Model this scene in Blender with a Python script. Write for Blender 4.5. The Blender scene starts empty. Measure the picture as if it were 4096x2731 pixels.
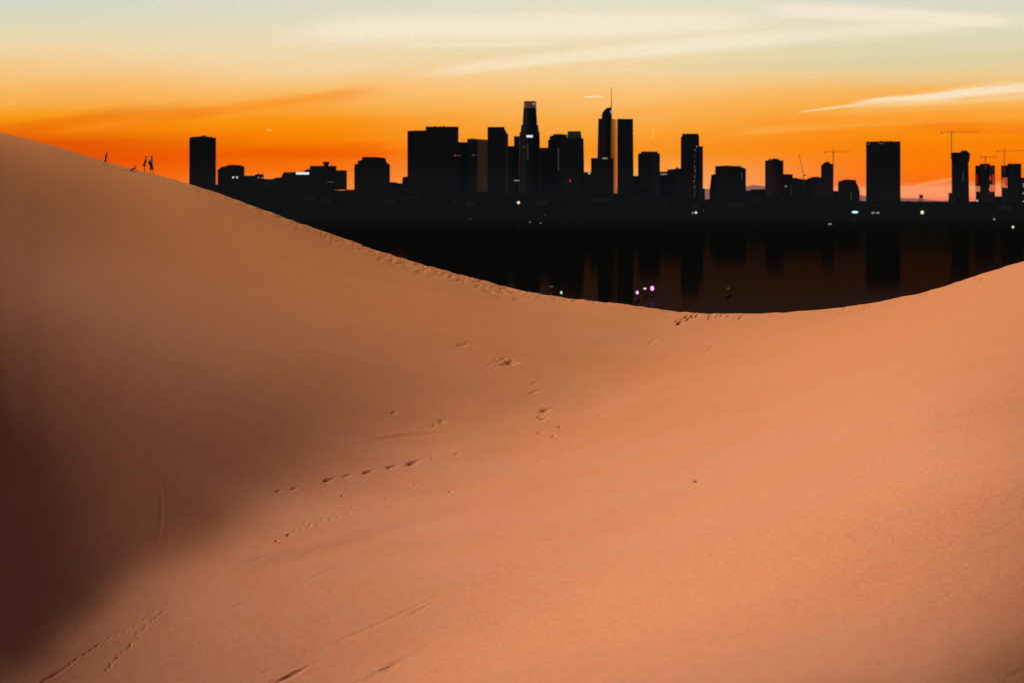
import bpy, bmesh, math, random
import numpy as np
from mathutils import Vector, Matrix
random.seed(7)
rng = np.random.default_rng(7)
sc = bpy.context.scene
COL = sc.collection
F = 7643.0          # focal length in reference pixels (4096 wide)
YH = 815.0          # horizon row
WATER = -36.0
R = math.radians

# ------------------------------------------------------------------ helpers
def lin(c):
    out = []
    for v in c:
        v = v / 255.0
        out.append(v / 12.92 if v <= 0.04045 else ((v + 0.055) / 1.055) ** 2.4)
    return tuple(out)

def tag(o, label=None, cat=None, group=None, kind=None):
    if label: o['label'] = label
    if cat: o['category'] = cat
    if group: o['group'] = group
    if kind: o['kind'] = kind
    return o

def empty(name, loc, rz=0.0):
    o = bpy.data.objects.new(name, None)
    o.empty_display_size = 1.0
    COL.objects.link(o)
    o.location = loc
    o.rotation_euler = (0, 0, rz)
    return o

def mesh_obj(name, verts, faces, mat, parent=None, smooth=False):
    me = bpy.data.meshes.new(name)
    me.from_pydata([tuple(v) for v in verts], [], faces)
    me.update()
    if mat: me.materials.append(mat)
    if smooth: me.polygons.foreach_set('use_smooth', [True] * len(me.polygons))
    o = bpy.data.objects.new(name, me)
    COL.objects.link(o)
    if parent: o.parent = parent
    return o

class MB:
    """collects verts and faces of one mesh"""
    def __init__(s): s.v = []; s.f = []
    def add(s, vs, fs):
        n = len(s.v); s.v += [tuple(v) for v in vs]; s.f += [tuple(i + n for i in f) for f in fs]
        return s
    def box(s, x0, x1, y0, y1, z0, z1):
        vs = [(x, y, z) for z in (z0, z1) for x, y in ((x0, y0), (x1, y0), (x1, y1), (x0, y1))]
        return s.add(vs, [(0, 3, 2, 1), (4, 5, 6, 7), (0, 1, 5, 4), (1, 2, 6, 5), (2, 3, 7, 6), (3, 0, 4, 7)])
    def prism(s, plan0, z0, plan1, z1):
        n = len(plan0)
        vs = [(x, y, z0) for x, y in plan0] + [(x, y, z1) for x, y in plan1]
        fs = [tuple(range(n))[::-1], tuple(range(n, 2 * n))]
        for i in range(n):
            j = (i + 1) % n
            fs.append((i, j, n + j, n + i))
        return s.add(vs, fs)
    def bar(s, a, b, r0, r1=None, n=6):
        r1 = r0 if r1 is None else r1
        a = Vector(a); b = Vector(b); d = (b - a)
        if d.length < 1e-6: return s
        d.normalize()
        u = d.orthogonal().normalized(); w = d.cross(u)
        vs = []
        for p, r in ((a, r0), (b, r1)):
            for k in range(n):
                t = 2 * math.pi * k / n
                vs.append(tuple(p + (u * math.cos(t) + w * math.sin(t)) * r))
        fs = [tuple(range(n))[::-1], tuple(range(n, 2 * n))]
        for k in range(n):
            j = (k + 1) % n
            fs.append((k, j, n + j, n + k))
        return s.add(vs, fs)
    def ball(s, c, r, sz=1.0, seg=10, ring=7, sx=1.0, sy=1.0):
        vs = [(c[0], c[1], c[2] - r * sz)]
        for i in range(1, ring):
            ph = -math.pi / 2 + math.pi * i / ring
            for k in range(seg):
                t = 2 * math.pi * k / seg
                vs.append((c[0] + r * sx * math.cos(ph) * math.cos(t), c[1] + r * sy * math.cos(ph) * math.sin(t), c[2] + r * sz * math.sin(ph)))
        vs.append((c[0], c[1], c[2] + r * sz))
        fs = []
        for k in range(seg):
            fs.append((0, 1 + (k + 1) % seg, 1 + k))
        for i in range(ring - 2):
            for k in range(seg):
                a = 1 + i * seg + k; b = 1 + i * seg + (k + 1) % seg
                fs.append((a, b, b + seg, a + seg))
        top = len(vs) - 1
        for k in range(seg):
            a = 1 + (ring - 2) * seg + k; b = 1 + (ring - 2) * seg + (k + 1) % seg
            fs.append((a, b, top))
        return s.add(vs, fs)
    def build(s, name, mat, parent=None, smooth=False):
        return mesh_obj(name, s.v, s.f, mat, parent, smooth)

class NT:
    """tiny node-tree helper"""
    def __init__(s, tree): s.t = tree; s.n = tree.nodes; s.l = tree.links
    def new(s, typ, **kw):
        n = s.n.new(typ)
        for k, v in kw.items(): setattr(n, k, v)
        return n
    def put(s, sock, v):
        if isinstance(v, bpy.types.NodeSocket): s.l.new(v, sock)
        elif v is not None:
            if isinstance(v, (tuple, list)) and len(v) == 3 and sock.type == 'RGBA': v = (*v, 1.0)
            sock.default_value = v
    def m(s, op, a, b=None, c=None, clamp=False):
        n = s.new('ShaderNodeMath', operation=op, use_clamp=clamp)
        s.put(n.inputs[0], a)
        if b is not None: s.put(n.inputs[1], b)
        if c is not None: s.put(n.inputs[2], c)
        return n.outputs[0]
    def smooth(s, v, a, b):
        n = s.new('ShaderNodeMapRange', interpolation_type='SMOOTHSTEP')
        s.put(n.inputs['Value'], v); n.inputs['From Min'].default_value = a; n.inputs['From Max'].default_value = b
        return n.outputs[0]
    def mix(s, f, a, b, mode='MIX'):
        n = s.new('ShaderNodeMix', data_type='RGBA', blend_type=mode)
        s.put(n.inputs[0], f); s.put(n.inputs[6], a); s.put(n.inputs[7], b)
        return n.outputs[2]
    def noise(s, vec, scale, detail=3.0, rough=0.5, dist=0.0):
        n = s.new('ShaderNodeTexNoise')
        s.put(n.inputs['Vector'], vec); n.inputs['Scale'].default_value = scale
        n.inputs['Detail'].default_value = detail; n.inputs['Roughness'].default_value = rough
        n.inputs['Distortion'].default_value = dist
        return n.outputs['Fac']
    def xyz(s, x, y, z):
        n = s.new('ShaderNodeCombineXYZ')
        s.put(n.inputs[0], x); s.put(n.inputs[1], y); s.put(n.inputs[2], z)
        return n.outputs[0]
    def ramp(s, f, stops, interp='LINEAR'):
        n = s.new('ShaderNodeValToRGB'); cr = n.color_ramp; cr.interpolation = interp
        while len(cr.elements) > 1: cr.elements.remove(cr.elements[-1])
        cr.elements[0].position = stops[0][0]; cr.elements[0].color = (*stops[0][1], 1)
        for p, c in stops[1:]:
            e = cr.elements.new(p); e.color = (*c, 1)
        s.put(n.inputs[0], f)
        return n.outputs[0]

def new_mat(name):
    m = bpy.data.materials.new(name); m.use_nodes = True
    nt = NT(m.node_tree); b = m.node_tree.nodes['Principled BSDF']
    return m, nt, b

def simple(name, col, rough=0.8, spec=0.3, var=0.25, scale=8.0, emit=None, es=0.0, metal=0.0):
    m, nt, b = new_mat(name)
    tc = nt.new('ShaderNodeTexCoord').outputs['Object']
    f = nt.noise(tc, scale, 4)
    c = nt.mix(f, tuple(v * (1 - var) for v in col), tuple(min(1, v * (1 + var)) for v in col))
    nt.put(b.inputs['Base Color'], c)
    b.inputs['Roughness'].default_value = rough
    b.inputs['Specular IOR Level'].default_value = spec
    b.inputs['Metallic'].default_value = metal
    if emit:
        b.inputs['Emission Color'].default_value = (*emit, 1)
        b.inputs['Emission Strength'].default_value = es
    return m

# ------------------------------------------------------------------ camera
cam_d = bpy.data.cameras.new('camera')
cam = bpy.data.objects.new('camera', cam_d)
COL.objects.link(cam)
cam.location = (0, 0, 0)
cam.rotation_euler = (R(90), 0, 0)
cam_d.sensor_width = 36.0
cam_d.lens = 36.0 * F / 4096.0
cam_d.shift_y = -(1365.5 - YH) / 4096.0
cam_d.clip_start = 0.5
cam_d.clip_end = 90000.0
cam_d.dof.use_dof = True
cam_d.dof.focus_distance = 120.0
cam_d.dof.aperture_fstop = 0.7
sc.camera = cam

# ------------------------------------------------------------------ sun and sky
SUN_E, SUN_PHI = R(33), R(34)       # elevation; light travels towards (cos phi, sin phi)
ldir = Vector((math.cos(SUN_PHI) * math.cos(SUN_E), math.sin(SUN_PHI) * math.cos(SUN_E), -math.sin(SUN_E)))
sd = bpy.data.lights.new('sun', 'SUN')
sd.energy = 6.4; sd.angle = R(2.5); sd.color = (1.0, 0.84, 0.64)
sun = bpy.data.objects.new('sun', sd); COL.objects.link(sun)
sun.rotation_euler = ldir.to_track_quat('-Z', 'Y').to_euler()
sun.location = (-60, -40, 80)

w = bpy.data.worlds.new('World'); sc.world = w; w.use_nodes = True
for n in list(w.node_tree.nodes): w.node_tree.nodes.remove(n)
nt = NT(w.node_tree)
out = nt.new('ShaderNodeOutputWorld')
tc = nt.new('ShaderNodeTexCoord').outputs['Generated']
sep = nt.new('ShaderNodeSeparateXYZ'); nt.put(sep.inputs[0], tc)
dx, dy, dz = sep.outputs
ysafe = nt.m('MAXIMUM', dy, 0.02)
U = nt.m('MULTIPLY_ADD', nt.m('DIVIDE', dx, ysafe), F / 1000, 2.048)      # azimuth, thousands
V = nt.m('MULTIPLY_ADD', nt.m('DIVIDE', dz, ysafe), -F / 1000, 0.815)     # altitude, downwards
nz = nt.noise(nt.xyz(nt.m('MULTIPLY', U, 0.55), nt.m('MULTIPLY_ADD', U, 0.55, nt.m('MULTIPLY', V, 5.0)), 0.3), 1.3, 5, 0.55)
nz2 = nt.noise(nt.xyz(nt.m('MULTIPLY', U, 1.2), nt.m('MULTIPLY_ADD', U, 1.6, nt.m('MULTIPLY', V, 14.0)), 3.3), 1.6, 6, 0.6)
Vw = nt.m('ADD', V, nt.m('MULTIPLY_ADD', nz, 0.11, -0.055))
Vw = nt.m('ADD', Vw, nt.m('MULTIPLY_ADD', nz2, 0.03, -0.015))
V0, V1 = -1.6, 0.9
def vr(rows):
    return nt.ramp(vf, [((p / 1000 - V0) / (V1 - V0), lin(c)) for p, c in rows])
vf = nt.m('DIVIDE', nt.m('SUBTRACT', Vw, V0), V1 - V0)
top = [(-1600, (40, 48, 58)), (-700, (110, 124, 128)), (-200, (206, 216, 206))]
A = vr(top + [(0, (217, 221, 206)), (100, (224, 222, 192)), (190, (242, 220, 176)), (250, (250, 208, 148)), (310, (253, 196, 118)), (400, (255, 180, 80)), (460, (255, 160, 24)), (510, (251, 132, 8)), (560, (230, 88, 6)), (640, (236, 78, 2)), (700, (247, 92, 6))])
B_ = vr(top + [(0, (222, 226, 207)), (110, (233, 226, 196)), (215, (246, 222, 180)), (300, (250, 212, 155)), (360, (255, 196, 114)), (420, (255, 178, 74)), (480, (255, 152, 14)), (560, (255, 136, 2)), (620, (250, 106, 2)), (690, (254, 118, 14)), (740, (255, 140, 50))])
C_ = vr(top + [(0, (230, 229, 208)), (110, (240, 228, 198)), (220, (240, 222, 178)), (300, (250, 214, 158)), (380, (255, 198, 118)), (460, (255, 180, 82)), (540, (255, 164, 50)), (600, (255, 150, 30)), (660, (255, 160, 66)), (730, (255, 172, 96))])
D_ = vr(top + [(0, (224, 225, 208)), (110, (226, 222, 194)), (230, (228, 217, 174)), (300, (240, 208, 150)), (360, (254, 186, 96)), (430, (255, 174, 70)), (490, (255, 154, 28)), (570, (255, 136, 4)), (690, (255, 122, 10)), (735, (255, 112, 24)), (765, (255, 160, 104)), (792, (255, 152, 106)), (812, (255, 120, 92))])
skyc = nt.mix(nt.smooth(U, 0.15, 1.3), A, B_)
skyc = nt.mix(nt.smooth(U, 1.2, 2.3), skyc, C_)
skyc = nt.mix(nt.smooth(U, 2.5, 3.7), skyc, D_)

def streak(base, p0, p1, hw, col, strength, nlo=0.35, nhi=0.6, soft=1.0, tex=None, bow=0.0):
    x0, y0 = p0[0] / 1000, p0[1] / 1000; x1, y1 = p1[0] / 1000, p1[1] / 1000
    L = math.hypot(x1 - x0, y1 - y0); ux, uy = (x1 - x0) / L, (y1 - y0) / L
    ax = nt.m('SUBTRACT', U, x0); ay = nt.m('SUBTRACT', V, y0)
    t = nt.m('DIVIDE', nt.m('ADD', nt.m('MULTIPLY', ax, ux), nt.m('MULTIPLY', ay, uy)), L)
    n = nt.m('ADD', nt.m('MULTIPLY', ax, -uy), nt.m('MULTIPLY', ay, ux))
    q = nt.m('MULTIPLY', nt.m('MULTIPLY', t, nt.m('SUBTRACT', 1.0, t)), 4.0, clamp=True)
    if bow: n = nt.m('ADD', n, nt.m('MULTIPLY', q, bow / 1000))
    wd = nt.m('MULTIPLY_ADD', nt.m('POWER', q, 0.6), hw / 1000, 0.0005)
    d = nt.m('DIVIDE', nt.m('ABSOLUTE', n), wd)
    if tex is not None: d = nt.m('ADD', d, nt.m('MULTIPLY_ADD', tex, 1.6, -0.8))
    k = nt.smooth(d, 1.0, 1.0 - soft)
    k = nt.m('MULTIPLY', k, nt.m('MULTIPLY', nt.smooth(q, 0.0, 0.35), strength))
    return nt.mix(k, base, lin(col))
S = lambda *a, **k: streak(skyc, *a, **k)
def deck(base, p0, p1, hw, col, strength, seed, fx=0.7, fy=11.0, lo=0.42, hi=0.68, slope=None):
    """a thin sheet of streaky cloud: combed noise inside a soft band"""
    x0, y0 = p0[0] / 1000, p0[1] / 1000; x1, y1 = p1[0] / 1000, p1[1] / 1000
    sl = (y1 - y0) / (x1 - x0) if slope is None else slope
    n = nt.m('DIVIDE', nt.m('SUBTRACT', V, nt.m('MULTIPLY_ADD', nt.m('SUBTRACT', U, x0), (y1 - y0) / (x1 - x0), y0)), hw / 1000)
    env = nt.smooth(nt.m('ABSOLUTE', n), 1.0, 0.1)
    L = x1 - x0
    env = nt.m('MULTIPLY', env, nt.m('MULTIPLY', nt.smooth(U, x0, x0 + L * .22), nt.smooth(U, x1, x1 - L * .2)))
    cn = nt.noise(nt.xyz(nt.m('MULTIPLY', U, fx), nt.m('MULTIPLY', nt.m('MULTIPLY_ADD', U, -sl, V), fy), seed), 1.0, 6, 0.55, 0.35)
    # denser in the middle of the band, torn at its rim
    k = nt.smooth(nt.m('ADD', cn, nt.m('MULTIPLY_ADD', env, 0.34, -0.24)), lo, hi)
    return nt.mix(nt.m('MULTIPLY', nt.m('MULTIPLY', k, nt.m('POWER', env, 0.5)), strength), base, lin(col))
skyc = deck(skyc, (-900, 640), (1100, 410), 95, (228, 94, 6), 0.42, 2.0)
skyc = deck(skyc, (100, 530), (1650, 345), 46, (255, 146, 30), 0.75, 4.1, lo=.25, hi=.72)
skyc = deck(skyc, (500, 625), (1700, 600), 60, (240, 84, 2), 0.4, 5.2)
skyc = S((950, 165), (4300, 75), 110, (248, 234, 204), 0.28)
skyc = deck(skyc, (3300, 500), (5600, 560), 60, (255, 112, 14), 0.6, 21.0)
skyc = deck(skyc, (1000, 120), (3300, 95), 100, (251, 239, 213), 0.9, 7.3, lo=.26, hi=.74)
skyc = deck(skyc, (1500, 185), (2300, 178), 22, (252, 238, 210), 0.8, 8.0, lo=.25, hi=.7)
skyc = deck(skyc, (1500, 305), (3400, 120), 52, (253, 234, 200), 0.92, 9.4, lo=.26, hi=.72)
skyc = deck(skyc, (2300, 225), (4150, 70), 62, (249, 239, 212), 0.9, 11.6, lo=.26, hi=.74)
skyc = deck(skyc, (2900, 35), (4200, 90), 58, (249, 240, 216), 0.9, 13.1, lo=.26, hi=.74)
skyc = deck(skyc, (2300, 285), (4700, 210), 60, (226, 213, 168), 0.6, 15.0)
skyc = deck(skyc, (2700, 540), (4400, 445), 40, (255, 178, 74), 0.6, 17.0)
skyc = deck(skyc, (3100, 455), (4900, 385), 30, (255, 190, 104), 0.75, 18.0, lo=.25, hi=.72)
skyc = S((3380, 412), (4850, 305), 40, (255, 234, 200), 0.95, soft=0.95, tex=nz2)
skyc = S((3300, 432), (4800, 355), 22, (255, 214, 150), 0.6, soft=1.0, tex=nz2)
skyc = S((3180, 452), (3640, 392), 8, (255, 220, 160), 0.9, soft=0.9)
skyc = S((2330, 390), (2420, 386), 5, (255, 232, 196), 0.9)
skyc = S((1062, 523), (1092, 521), 5, (255, 190, 110), 0.7)
skyc = S((2611, 515), (2613, 560), 4, (255, 196, 120), 0.6)
skyc = S((3640, 748), (3850, 712), 12, (255, 160, 92), 0.75, tex=nz2)
gr = nt.noise(nt.xyz(nt.m('MULTIPLY', U, 95.0), nt.m('MULTIPLY', V, 95.0), 0.0), 1.0, 2, 0.7)
skyc = nt.mix(1.0, skyc, nt.ramp(gr, [(0.25, (0.91, 0.88, 0.84)), (0.75, (1.0, 1.0, 1.0))]), 'MULTIPLY')
hsv = nt.new('ShaderNodeHueSaturation'); hsv.inputs['Saturation'].default_value = 1.0
nt.put(hsv.inputs['Color'], skyc)
bg1 = nt.new('ShaderNodeBackground'); nt.put(bg1.inputs[0], hsv.outputs[0]); bg1.inputs[1].default_value = 1.0
sky = nt.new('ShaderNodeTexSky'); sky.sky_type = 'NISHITA'; sky.sun_disc = False
sky.sun_elevation = SUN_E
sky.sun_rotation = math.atan2(-ldir.x, -ldir.y)
bg2 = nt.new('ShaderNodeBackground'); nt.put(bg2.inputs[0], nt.mix(1.0, sky.outputs[0], (0.80, 1.10, 1.35), 'MULTIPLY')); bg2.inputs[1].default_value = 0.013
ms = nt.new('ShaderNodeMixShader')
nt.put(ms.inputs[0], nt.smooth(dy, 0.35, 0.8)); nt.put(ms.inputs[1], bg2.outputs[0]); nt.put(ms.inputs[2], bg1.outputs[0])
nt.put(out.inputs[0], ms.outputs[0])

sc.view_settings.view_transform = 'Standard'
sc.view_settings.look = 'None'
sc.view_settings.exposure = 0.0
sc.cycles.max_bounces = 5
sc.cycles.use_denoising = True
DUNE=[[13.66,13.42,13.18,12.93,12.69,12.45,12.21,11.95,11.66,11.33,11.00,10.67,10.34,10.01,9.67,9.34,8.99,8.61,8.23,7.84,7.46,7.06,6.65,6.19,5.69,5.15,4.57,4.00,3.46,2.95,2.43,1.88,1.27,0.61,-0.07,-0.75,-1.45,-2.15,-2.85,-3.52,-4.16,-4.79,-5.39,-5.96,-6.52,-7.07,-7.59,-8.06,-8.44,-8.76,-9.03,-9.25,-9.48,-9.72,-9.95,-10.11,-10.23,-10.30,-10.32,-10.31,-10.25,-10.17,-10.04,-9.83,-9.55,-9.21,-8.81,-8.33,-7.77,-7.17,-6.56,-5.96,-5.32,-4.64,-3.94,-3.23,-2.53,-1.85,-1.22,-0.60,0.02,0.64,1.25,1.80,2.29,2.75,3.20,3.65,4.10,4.55,4.94,5.23,5.45,5.66,5.87,6.07],
[12.55,12.31,12.08,11.85,11.62,11.39,11.15,10.90,10.62,10.33,10.02,9.71,9.39,9.07,8.75,8.41,8.06,7.69,7.30,6.90,6.47,6.02,5.46,4.92,4.35,3.76,3.16,2.55,1.94,1.35,0.77,0.19,-0.41,-1.01,-1.62,-2.23,-2.83,-3.43,-4.02,-4.59,-5.14,-5.68,-6.19,-6.68,-7.15,-7.63,-8.08,-8.49,-8.85,-9.18,-9.49,-9.76,-10.03,-10.28,-10.49,-10.62,-10.69,-10.69,-10.63,-10.53,-10.37,-10.17,-9.92,-9.62,-9.27,-8.88,-8.45,-7.97,-7.44,-6.89,-6.33,-5.76,-5.19,-4.64,-4.04,-3.43,-2.81,-2.21,-1.62,-1.04,-0.47,0.09,0.64,1.15,1.63,2.07,2.50,2.92,3.33,3.72,4.08,4.37,4.62,4.84,5.06,5.28],
[11.44,11.21,10.99,10.77,10.55,10.33,10.10,9.86,9.60,9.33,9.05,8.75,8.45,8.14,7.82,7.48,7.13,6.76,6.37,5.95,5.47,4.96,4.31,3.71,3.08,2.46,1.82,1.17,0.54,-0.08,-0.67,-1.25,-1.82,-2.38,-2.93,-3.47,-4.00,-4.52,-5.03,-5.53,-6.01,-6.47,-6.92,-7.34,-7.78,-8.20,-8.61,-8.98,-9.33,-9.68,-10.01,-10.30,-10.59,-10.83,-10.99,-11.06,-11.05,-10.98,-10.85,-10.67,-10.43,-10.13,-9.80,-9.43,-9.03,-8.61,-8.16,-7.68,-7.18,-6.67,-6.15,-5.63,-5.13,-4.67,-4.16,-3.63,-3.09,-2.55,-2.01,-1.48,-0.96,-0.45,0.04,0.52,0.96,1.39,1.79,2.18,2.56,2.91,3.23,3.52,3.78,4.02,4.25,4.48],
[10.33,10.12,9.91,9.70,9.49,9.28,9.06,8.83,8.59,8.34,8.08,7.80,7.52,7.22,6.90,6.57,6.22,5.84,5.43,4.98,4.47,3.91,3.22,2.59,1.93,1.28,0.62,-0.03,-0.66,-1.26,-1.84,-2.39,-2.93,-3.45,-3.95,-4.45,-4.93,-5.40,-5.85,-6.30,-6.74,-7.16,-7.57,-7.98,-8.40,-8.80,-9.18,-9.55,-9.91,-10.26,-10.59,-10.88,-11.14,-11.31,-11.38,-11.37,-11.30,-11.16,-10.97,-10.73,-10.42,-10.07,-9.68,-9.28,-8.85,-8.41,-7.95,-7.49,-7.01,-6.53,-6.05,-5.58,-5.13,-4.74,-4.29,-3.84,-3.37,-2.89,-2.41,-1.92,-1.45,-0.99,-0.54,-0.11,0.31,0.71,1.09,1.45,1.79,2.11,2.41,2.70,2.96,3.21,3.45,3.68],
[9.24,9.04,8.84,8.64,8.44,8.24,8.03,7.81,7.59,7.36,7.12,6.86,6.59,6.30,5.99,5.66,5.31,4.92,4.50,4.02,3.48,2.90,2.20,1.57,0.90,0.25,-0.41,-1.04,-1.64,-2.21,-2.75,-3.27,-3.77,-4.25,-4.73,-5.19,-5.64,-6.08,-6.52,-6.94,-7.36,-7.78,-8.19,-8.61,-9.02,-9.42,-9.81,-10.19,-10.56,-10.89,-11.19,-11.43,-11.59,-11.66,-11.63,-11.55,-11.42,-11.23,-11.00,-10.71,-10.37,-9.99,-9.58,-9.16,-8.72,-8.28,-7.83,-7.37,-6.92,-6.47,-6.02,-5.60,-5.19,-4.83,-4.45,-4.05,-3.64,-3.22,-2.79,-2.36,-1.93,-1.52,-1.11,-0.71,-0.33,0.04,0.39,0.72,1.04,1.33,1.62,1.89,2.15,2.40,2.64,2.88],
[8.16,7.97,7.78,7.59,7.40,7.21,7.02,6.82,6.61,6.40,6.17,5.93,5.68,5.40,5.10,4.78,4.42,4.02,3.58,3.08,2.53,1.94,1.26,0.63,-0.02,-0.66,-1.28,-1.88,-2.43,-2.96,-3.47,-3.96,-4.42,-4.88,-5.34,-5.78,-6.22,-6.65,-7.08,-7.51,-7.94,-8.38,-8.81,-9.25,-9.67,-10.08,-10.48,-10.85,-11.20,-11.49,-11.72,-11.86,-11.89,-11.85,-11.76,-11.62,-11.45,-11.22,-10.96,-10.65,-10.29,-9.90,-9.49,-9.06,-8.63,-8.19,-7.75,-7.32,-6.88,-6.46,-6.05,-5.66,-5.28,-4.95,-4.62,-4.27,-3.92,-3.55,-3.17,-2.79,-2.41,-2.03,-1.66,-1.31,-0.96,-0.62,-0.30,0.01,0.30,0.57,0.84,1.10,1.35,1.60,1.84,2.08],
[7.10,6.92,6.74,6.56,6.39,6.21,6.03,5.84,5.65,5.45,5.24,5.02,4.78,4.52,4.23,3.91,3.55,3.15,2.70,2.19,1.63,1.04,0.40,-0.21,-0.84,-1.44,-2.03,-2.58,-3.09,-3.59,-4.07,-4.52,-4.97,-5.42,-5.86,-6.30,-6.74,-7.18,-7.62,-8.07,-8.53,-9.00,-9.46,-9.91,-10.35,-10.76,-11.14,-11.47,-11.75,-11.96,-12.08,-12.10,-12.03,-11.92,-11.79,-11.61,-11.40,-11.16,-10.88,-10.56,-10.20,-9.81,-9.40,-8.97,-8.55,-8.13,-7.71,-7.29,-6.88,-6.48,-6.10,-5.74,-5.40,-5.09,-4.80,-4.50,-4.19,-3.86,-3.53,-3.20,-2.86,-2.53,-2.20,-1.88,-1.57,-1.26,-0.97,-0.69,-0.42,-0.17,0.08,0.33,0.57,0.81,1.05,1.29],
[6.05,5.89,5.72,5.56,5.39,5.23,5.06,4.89,4.71,4.53,4.34,4.13,3.91,3.65,3.38,3.06,2.71,2.31,1.85,1.35,0.80,0.23,-0.39,-0.97,-1.57,-2.14,-2.68,-3.19,-3.67,-4.14,-4.59,-5.03,-5.47,-5.92,-6.36,-6.81,-7.26,-7.72,-8.19,-8.68,-9.18,-9.67,-10.15,-10.61,-11.04,-11.40,-11.72,-11.97,-12.14,-12.22,-12.23,-12.16,-12.05,-11.92,-11.75,-11.55,-11.32,-11.06,-10.77,-10.45,-10.10,-9.71,-9.31,-8.90,-8.48,-8.07,-7.67,-7.27,-6.89,-6.51,-6.16,-5.83,-5.52,-5.25,-4.99,-4.73,-4.46,-4.18,-3.89,-3.60,-3.31,-3.02,-2.73,-2.44,-2.16,-1.89,-1.62,-1.37,-1.12,-0.88,-0.65,-0.42,-0.19,0.04,0.27,0.50],
[5.04,4.88,4.73,4.57,4.42,4.27,4.12,3.96,3.80,3.64,3.46,3.27,3.05,2.82,2.55,2.25,1.90,1.51,1.06,0.57,0.04,-0.52,-1.10,-1.66,-2.23,-2.76,-3.27,-3.73,-4.20,-4.65,-5.09,-5.53,-5.98,-6.43,-6.89,-7.35,-7.82,-8.32,-8.83,-9.36,-9.88,-10.39,-10.88,-11.31,-11.67,-11.94,-12.15,-12.29,-12.33,-12.31,-12.25,-12.15,-12.02,-11.86,-11.67,-11.45,-11.20,-10.94,-10.66,-10.34,-9.99,-9.62,-9.22,-8.82,-8.42,-8.02,-7.63,-7.26,-6.89,-6.55,-6.23,-5.92,-5.65,-5.40,-5.18,-4.96,-4.72,-4.49,-4.24,-3.99,-3.74,-3.48,-3.23,-2.98,-2.73,-2.49,-2.25,-2.02,-1.80,-1.58,-1.36,-1.14,-0.92,-0.70,-0.48,-0.27],
[4.05,3.90,3.76,3.62,3.48,3.34,3.20,3.06,2.92,2.77,2.60,2.43,2.23,2.01,1.76,1.47,1.13,0.75,0.33,-0.15,-0.66,-1.19,-1.75,-2.29,-2.83,-3.33,-3.80,-4.25,-4.70,-5.15,-5.60,-6.05,-6.51,-6.98,-7.45,-7.94,-8.45,-8.98,-9.54,-10.09,-10.62,-11.12,-11.56,-11.90,-12.13,-12.29,-12.39,-12.43,-12.40,-12.33,-12.24,-12.11,-11.96,-11.77,-11.56,-11.33,-11.08,-10.82,-10.54,-10.23,-9.88,-9.51,-9.13,-8.74,-8.35,-7.97,-7.60,-7.24,-6.91,-6.59,-6.29,-6.02,-5.78,-5.56,-5.37,-5.18,-4.99,-4.79,-4.58,-4.37,-4.15,-3.93,-3.72,-3.50,-3.28,-3.07,-2.86,-2.65,-2.45,-2.24,-2.04,-1.84,-1.63,-1.43,-1.22,-1.02],
[3.09,2.96,2.83,2.70,2.57,2.44,2.32,2.19,2.06,1.93,1.78,1.62,1.44,1.23,1.00,0.72,0.41,0.05,-0.35,-0.80,-1.29,-1.81,-2.35,-2.87,-3.38,-3.85,-4.30,-4.76,-5.21,-5.67,-6.12,-6.59,-7.07,-7.56,-8.06,-8.58,-9.13,-9.70,-10.27,-10.82,-11.32,-11.75,-12.07,-12.28,-12.40,-12.48,-12.50,-12.48,-12.42,-12.33,-12.21,-12.06,-11.88,-11.68,-11.46,-11.22,-10.96,-10.70,-10.42,-10.11,-9.77,-9.42,-9.04,-8.67,-8.29,-7.92,-7.57,-7.24,-6.92,-6.63,-6.37,-6.12,-5.91,-5.72,-5.56,-5.41,-5.24,-5.08,-4.91,-4.73,-4.55,-4.37,-4.18,-4.00,-3.81,-3.63,-3.44,-3.26,-3.07,-2.88,-2.70,-2.51,-2.32,-2.13,-1.94,-1.74],
[2.17,2.05,1.93,1.81,1.69,1.58,1.47,1.36,1.24,1.12,0.99,0.84,0.68,0.49,0.27,0.02,-0.27,-0.60,-0.98,-1.41,-1.88,-2.37,-2.90,-3.40,-3.89,-4.35,-4.81,-5.27,-5.73,-6.20,-6.67,-7.16,-7.66,-8.17,-8.70,-9.26,-9.84,-10.42,-10.97,-11.46,-11.86,-12.15,-12.35,-12.48,-12.54,-12.56,-12.53,-12.48,-12.40,-12.29,-12.15,-11.98,-11.79,-11.58,-11.35,-11.10,-10.85,-10.59,-10.30,-10.00,-9.68,-9.33,-8.97,-8.60,-8.24,-7.89,-7.56,-7.24,-6.95,-6.69,-6.44,-6.23,-6.04,-5.88,-5.75,-5.63,-5.50,-5.36,-5.22,-5.08,-4.93,-4.78,-4.63,-4.48,-4.32,-4.16,-4.00,-3.83,-3.67,-3.50,-3.32,-3.15,-2.98,-2.80,-2.62,-2.44],
[1.29,1.17,1.06,0.96,0.85,0.75,0.65,0.55,0.45,0.34,0.23,0.10,-0.05,-0.21,-0.41,-0.64,-0.90,-1.21,-1.56,-1.96,-2.42,-2.90,-3.41,-3.90,-4.38,-4.84,-5.32,-5.79,-6.26,-6.75,-7.24,-7.74,-8.26,-8.80,-9.36,-9.94,-10.52,-11.07,-11.55,-11.92,-12.18,-12.37,-12.49,-12.56,-12.58,-12.56,-12.51,-12.44,-12.34,-12.22,-12.07,-11.89,-11.69,-11.47,-11.24,-10.99,-10.74,-10.48,-10.21,-9.91,-9.60,-9.26,-8.91,-8.56,-8.21,-7.87,-7.56,-7.26,-6.99,-6.75,-6.53,-6.33,-6.17,-6.03,-5.94,-5.84,-5.74,-5.64,-5.53,-5.42,-5.30,-5.18,-5.06,-4.93,-4.80,-4.67,-4.53,-4.38,-4.23,-4.08,-3.92,-3.76,-3.60,-3.44,-3.28,-3.11],
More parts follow.
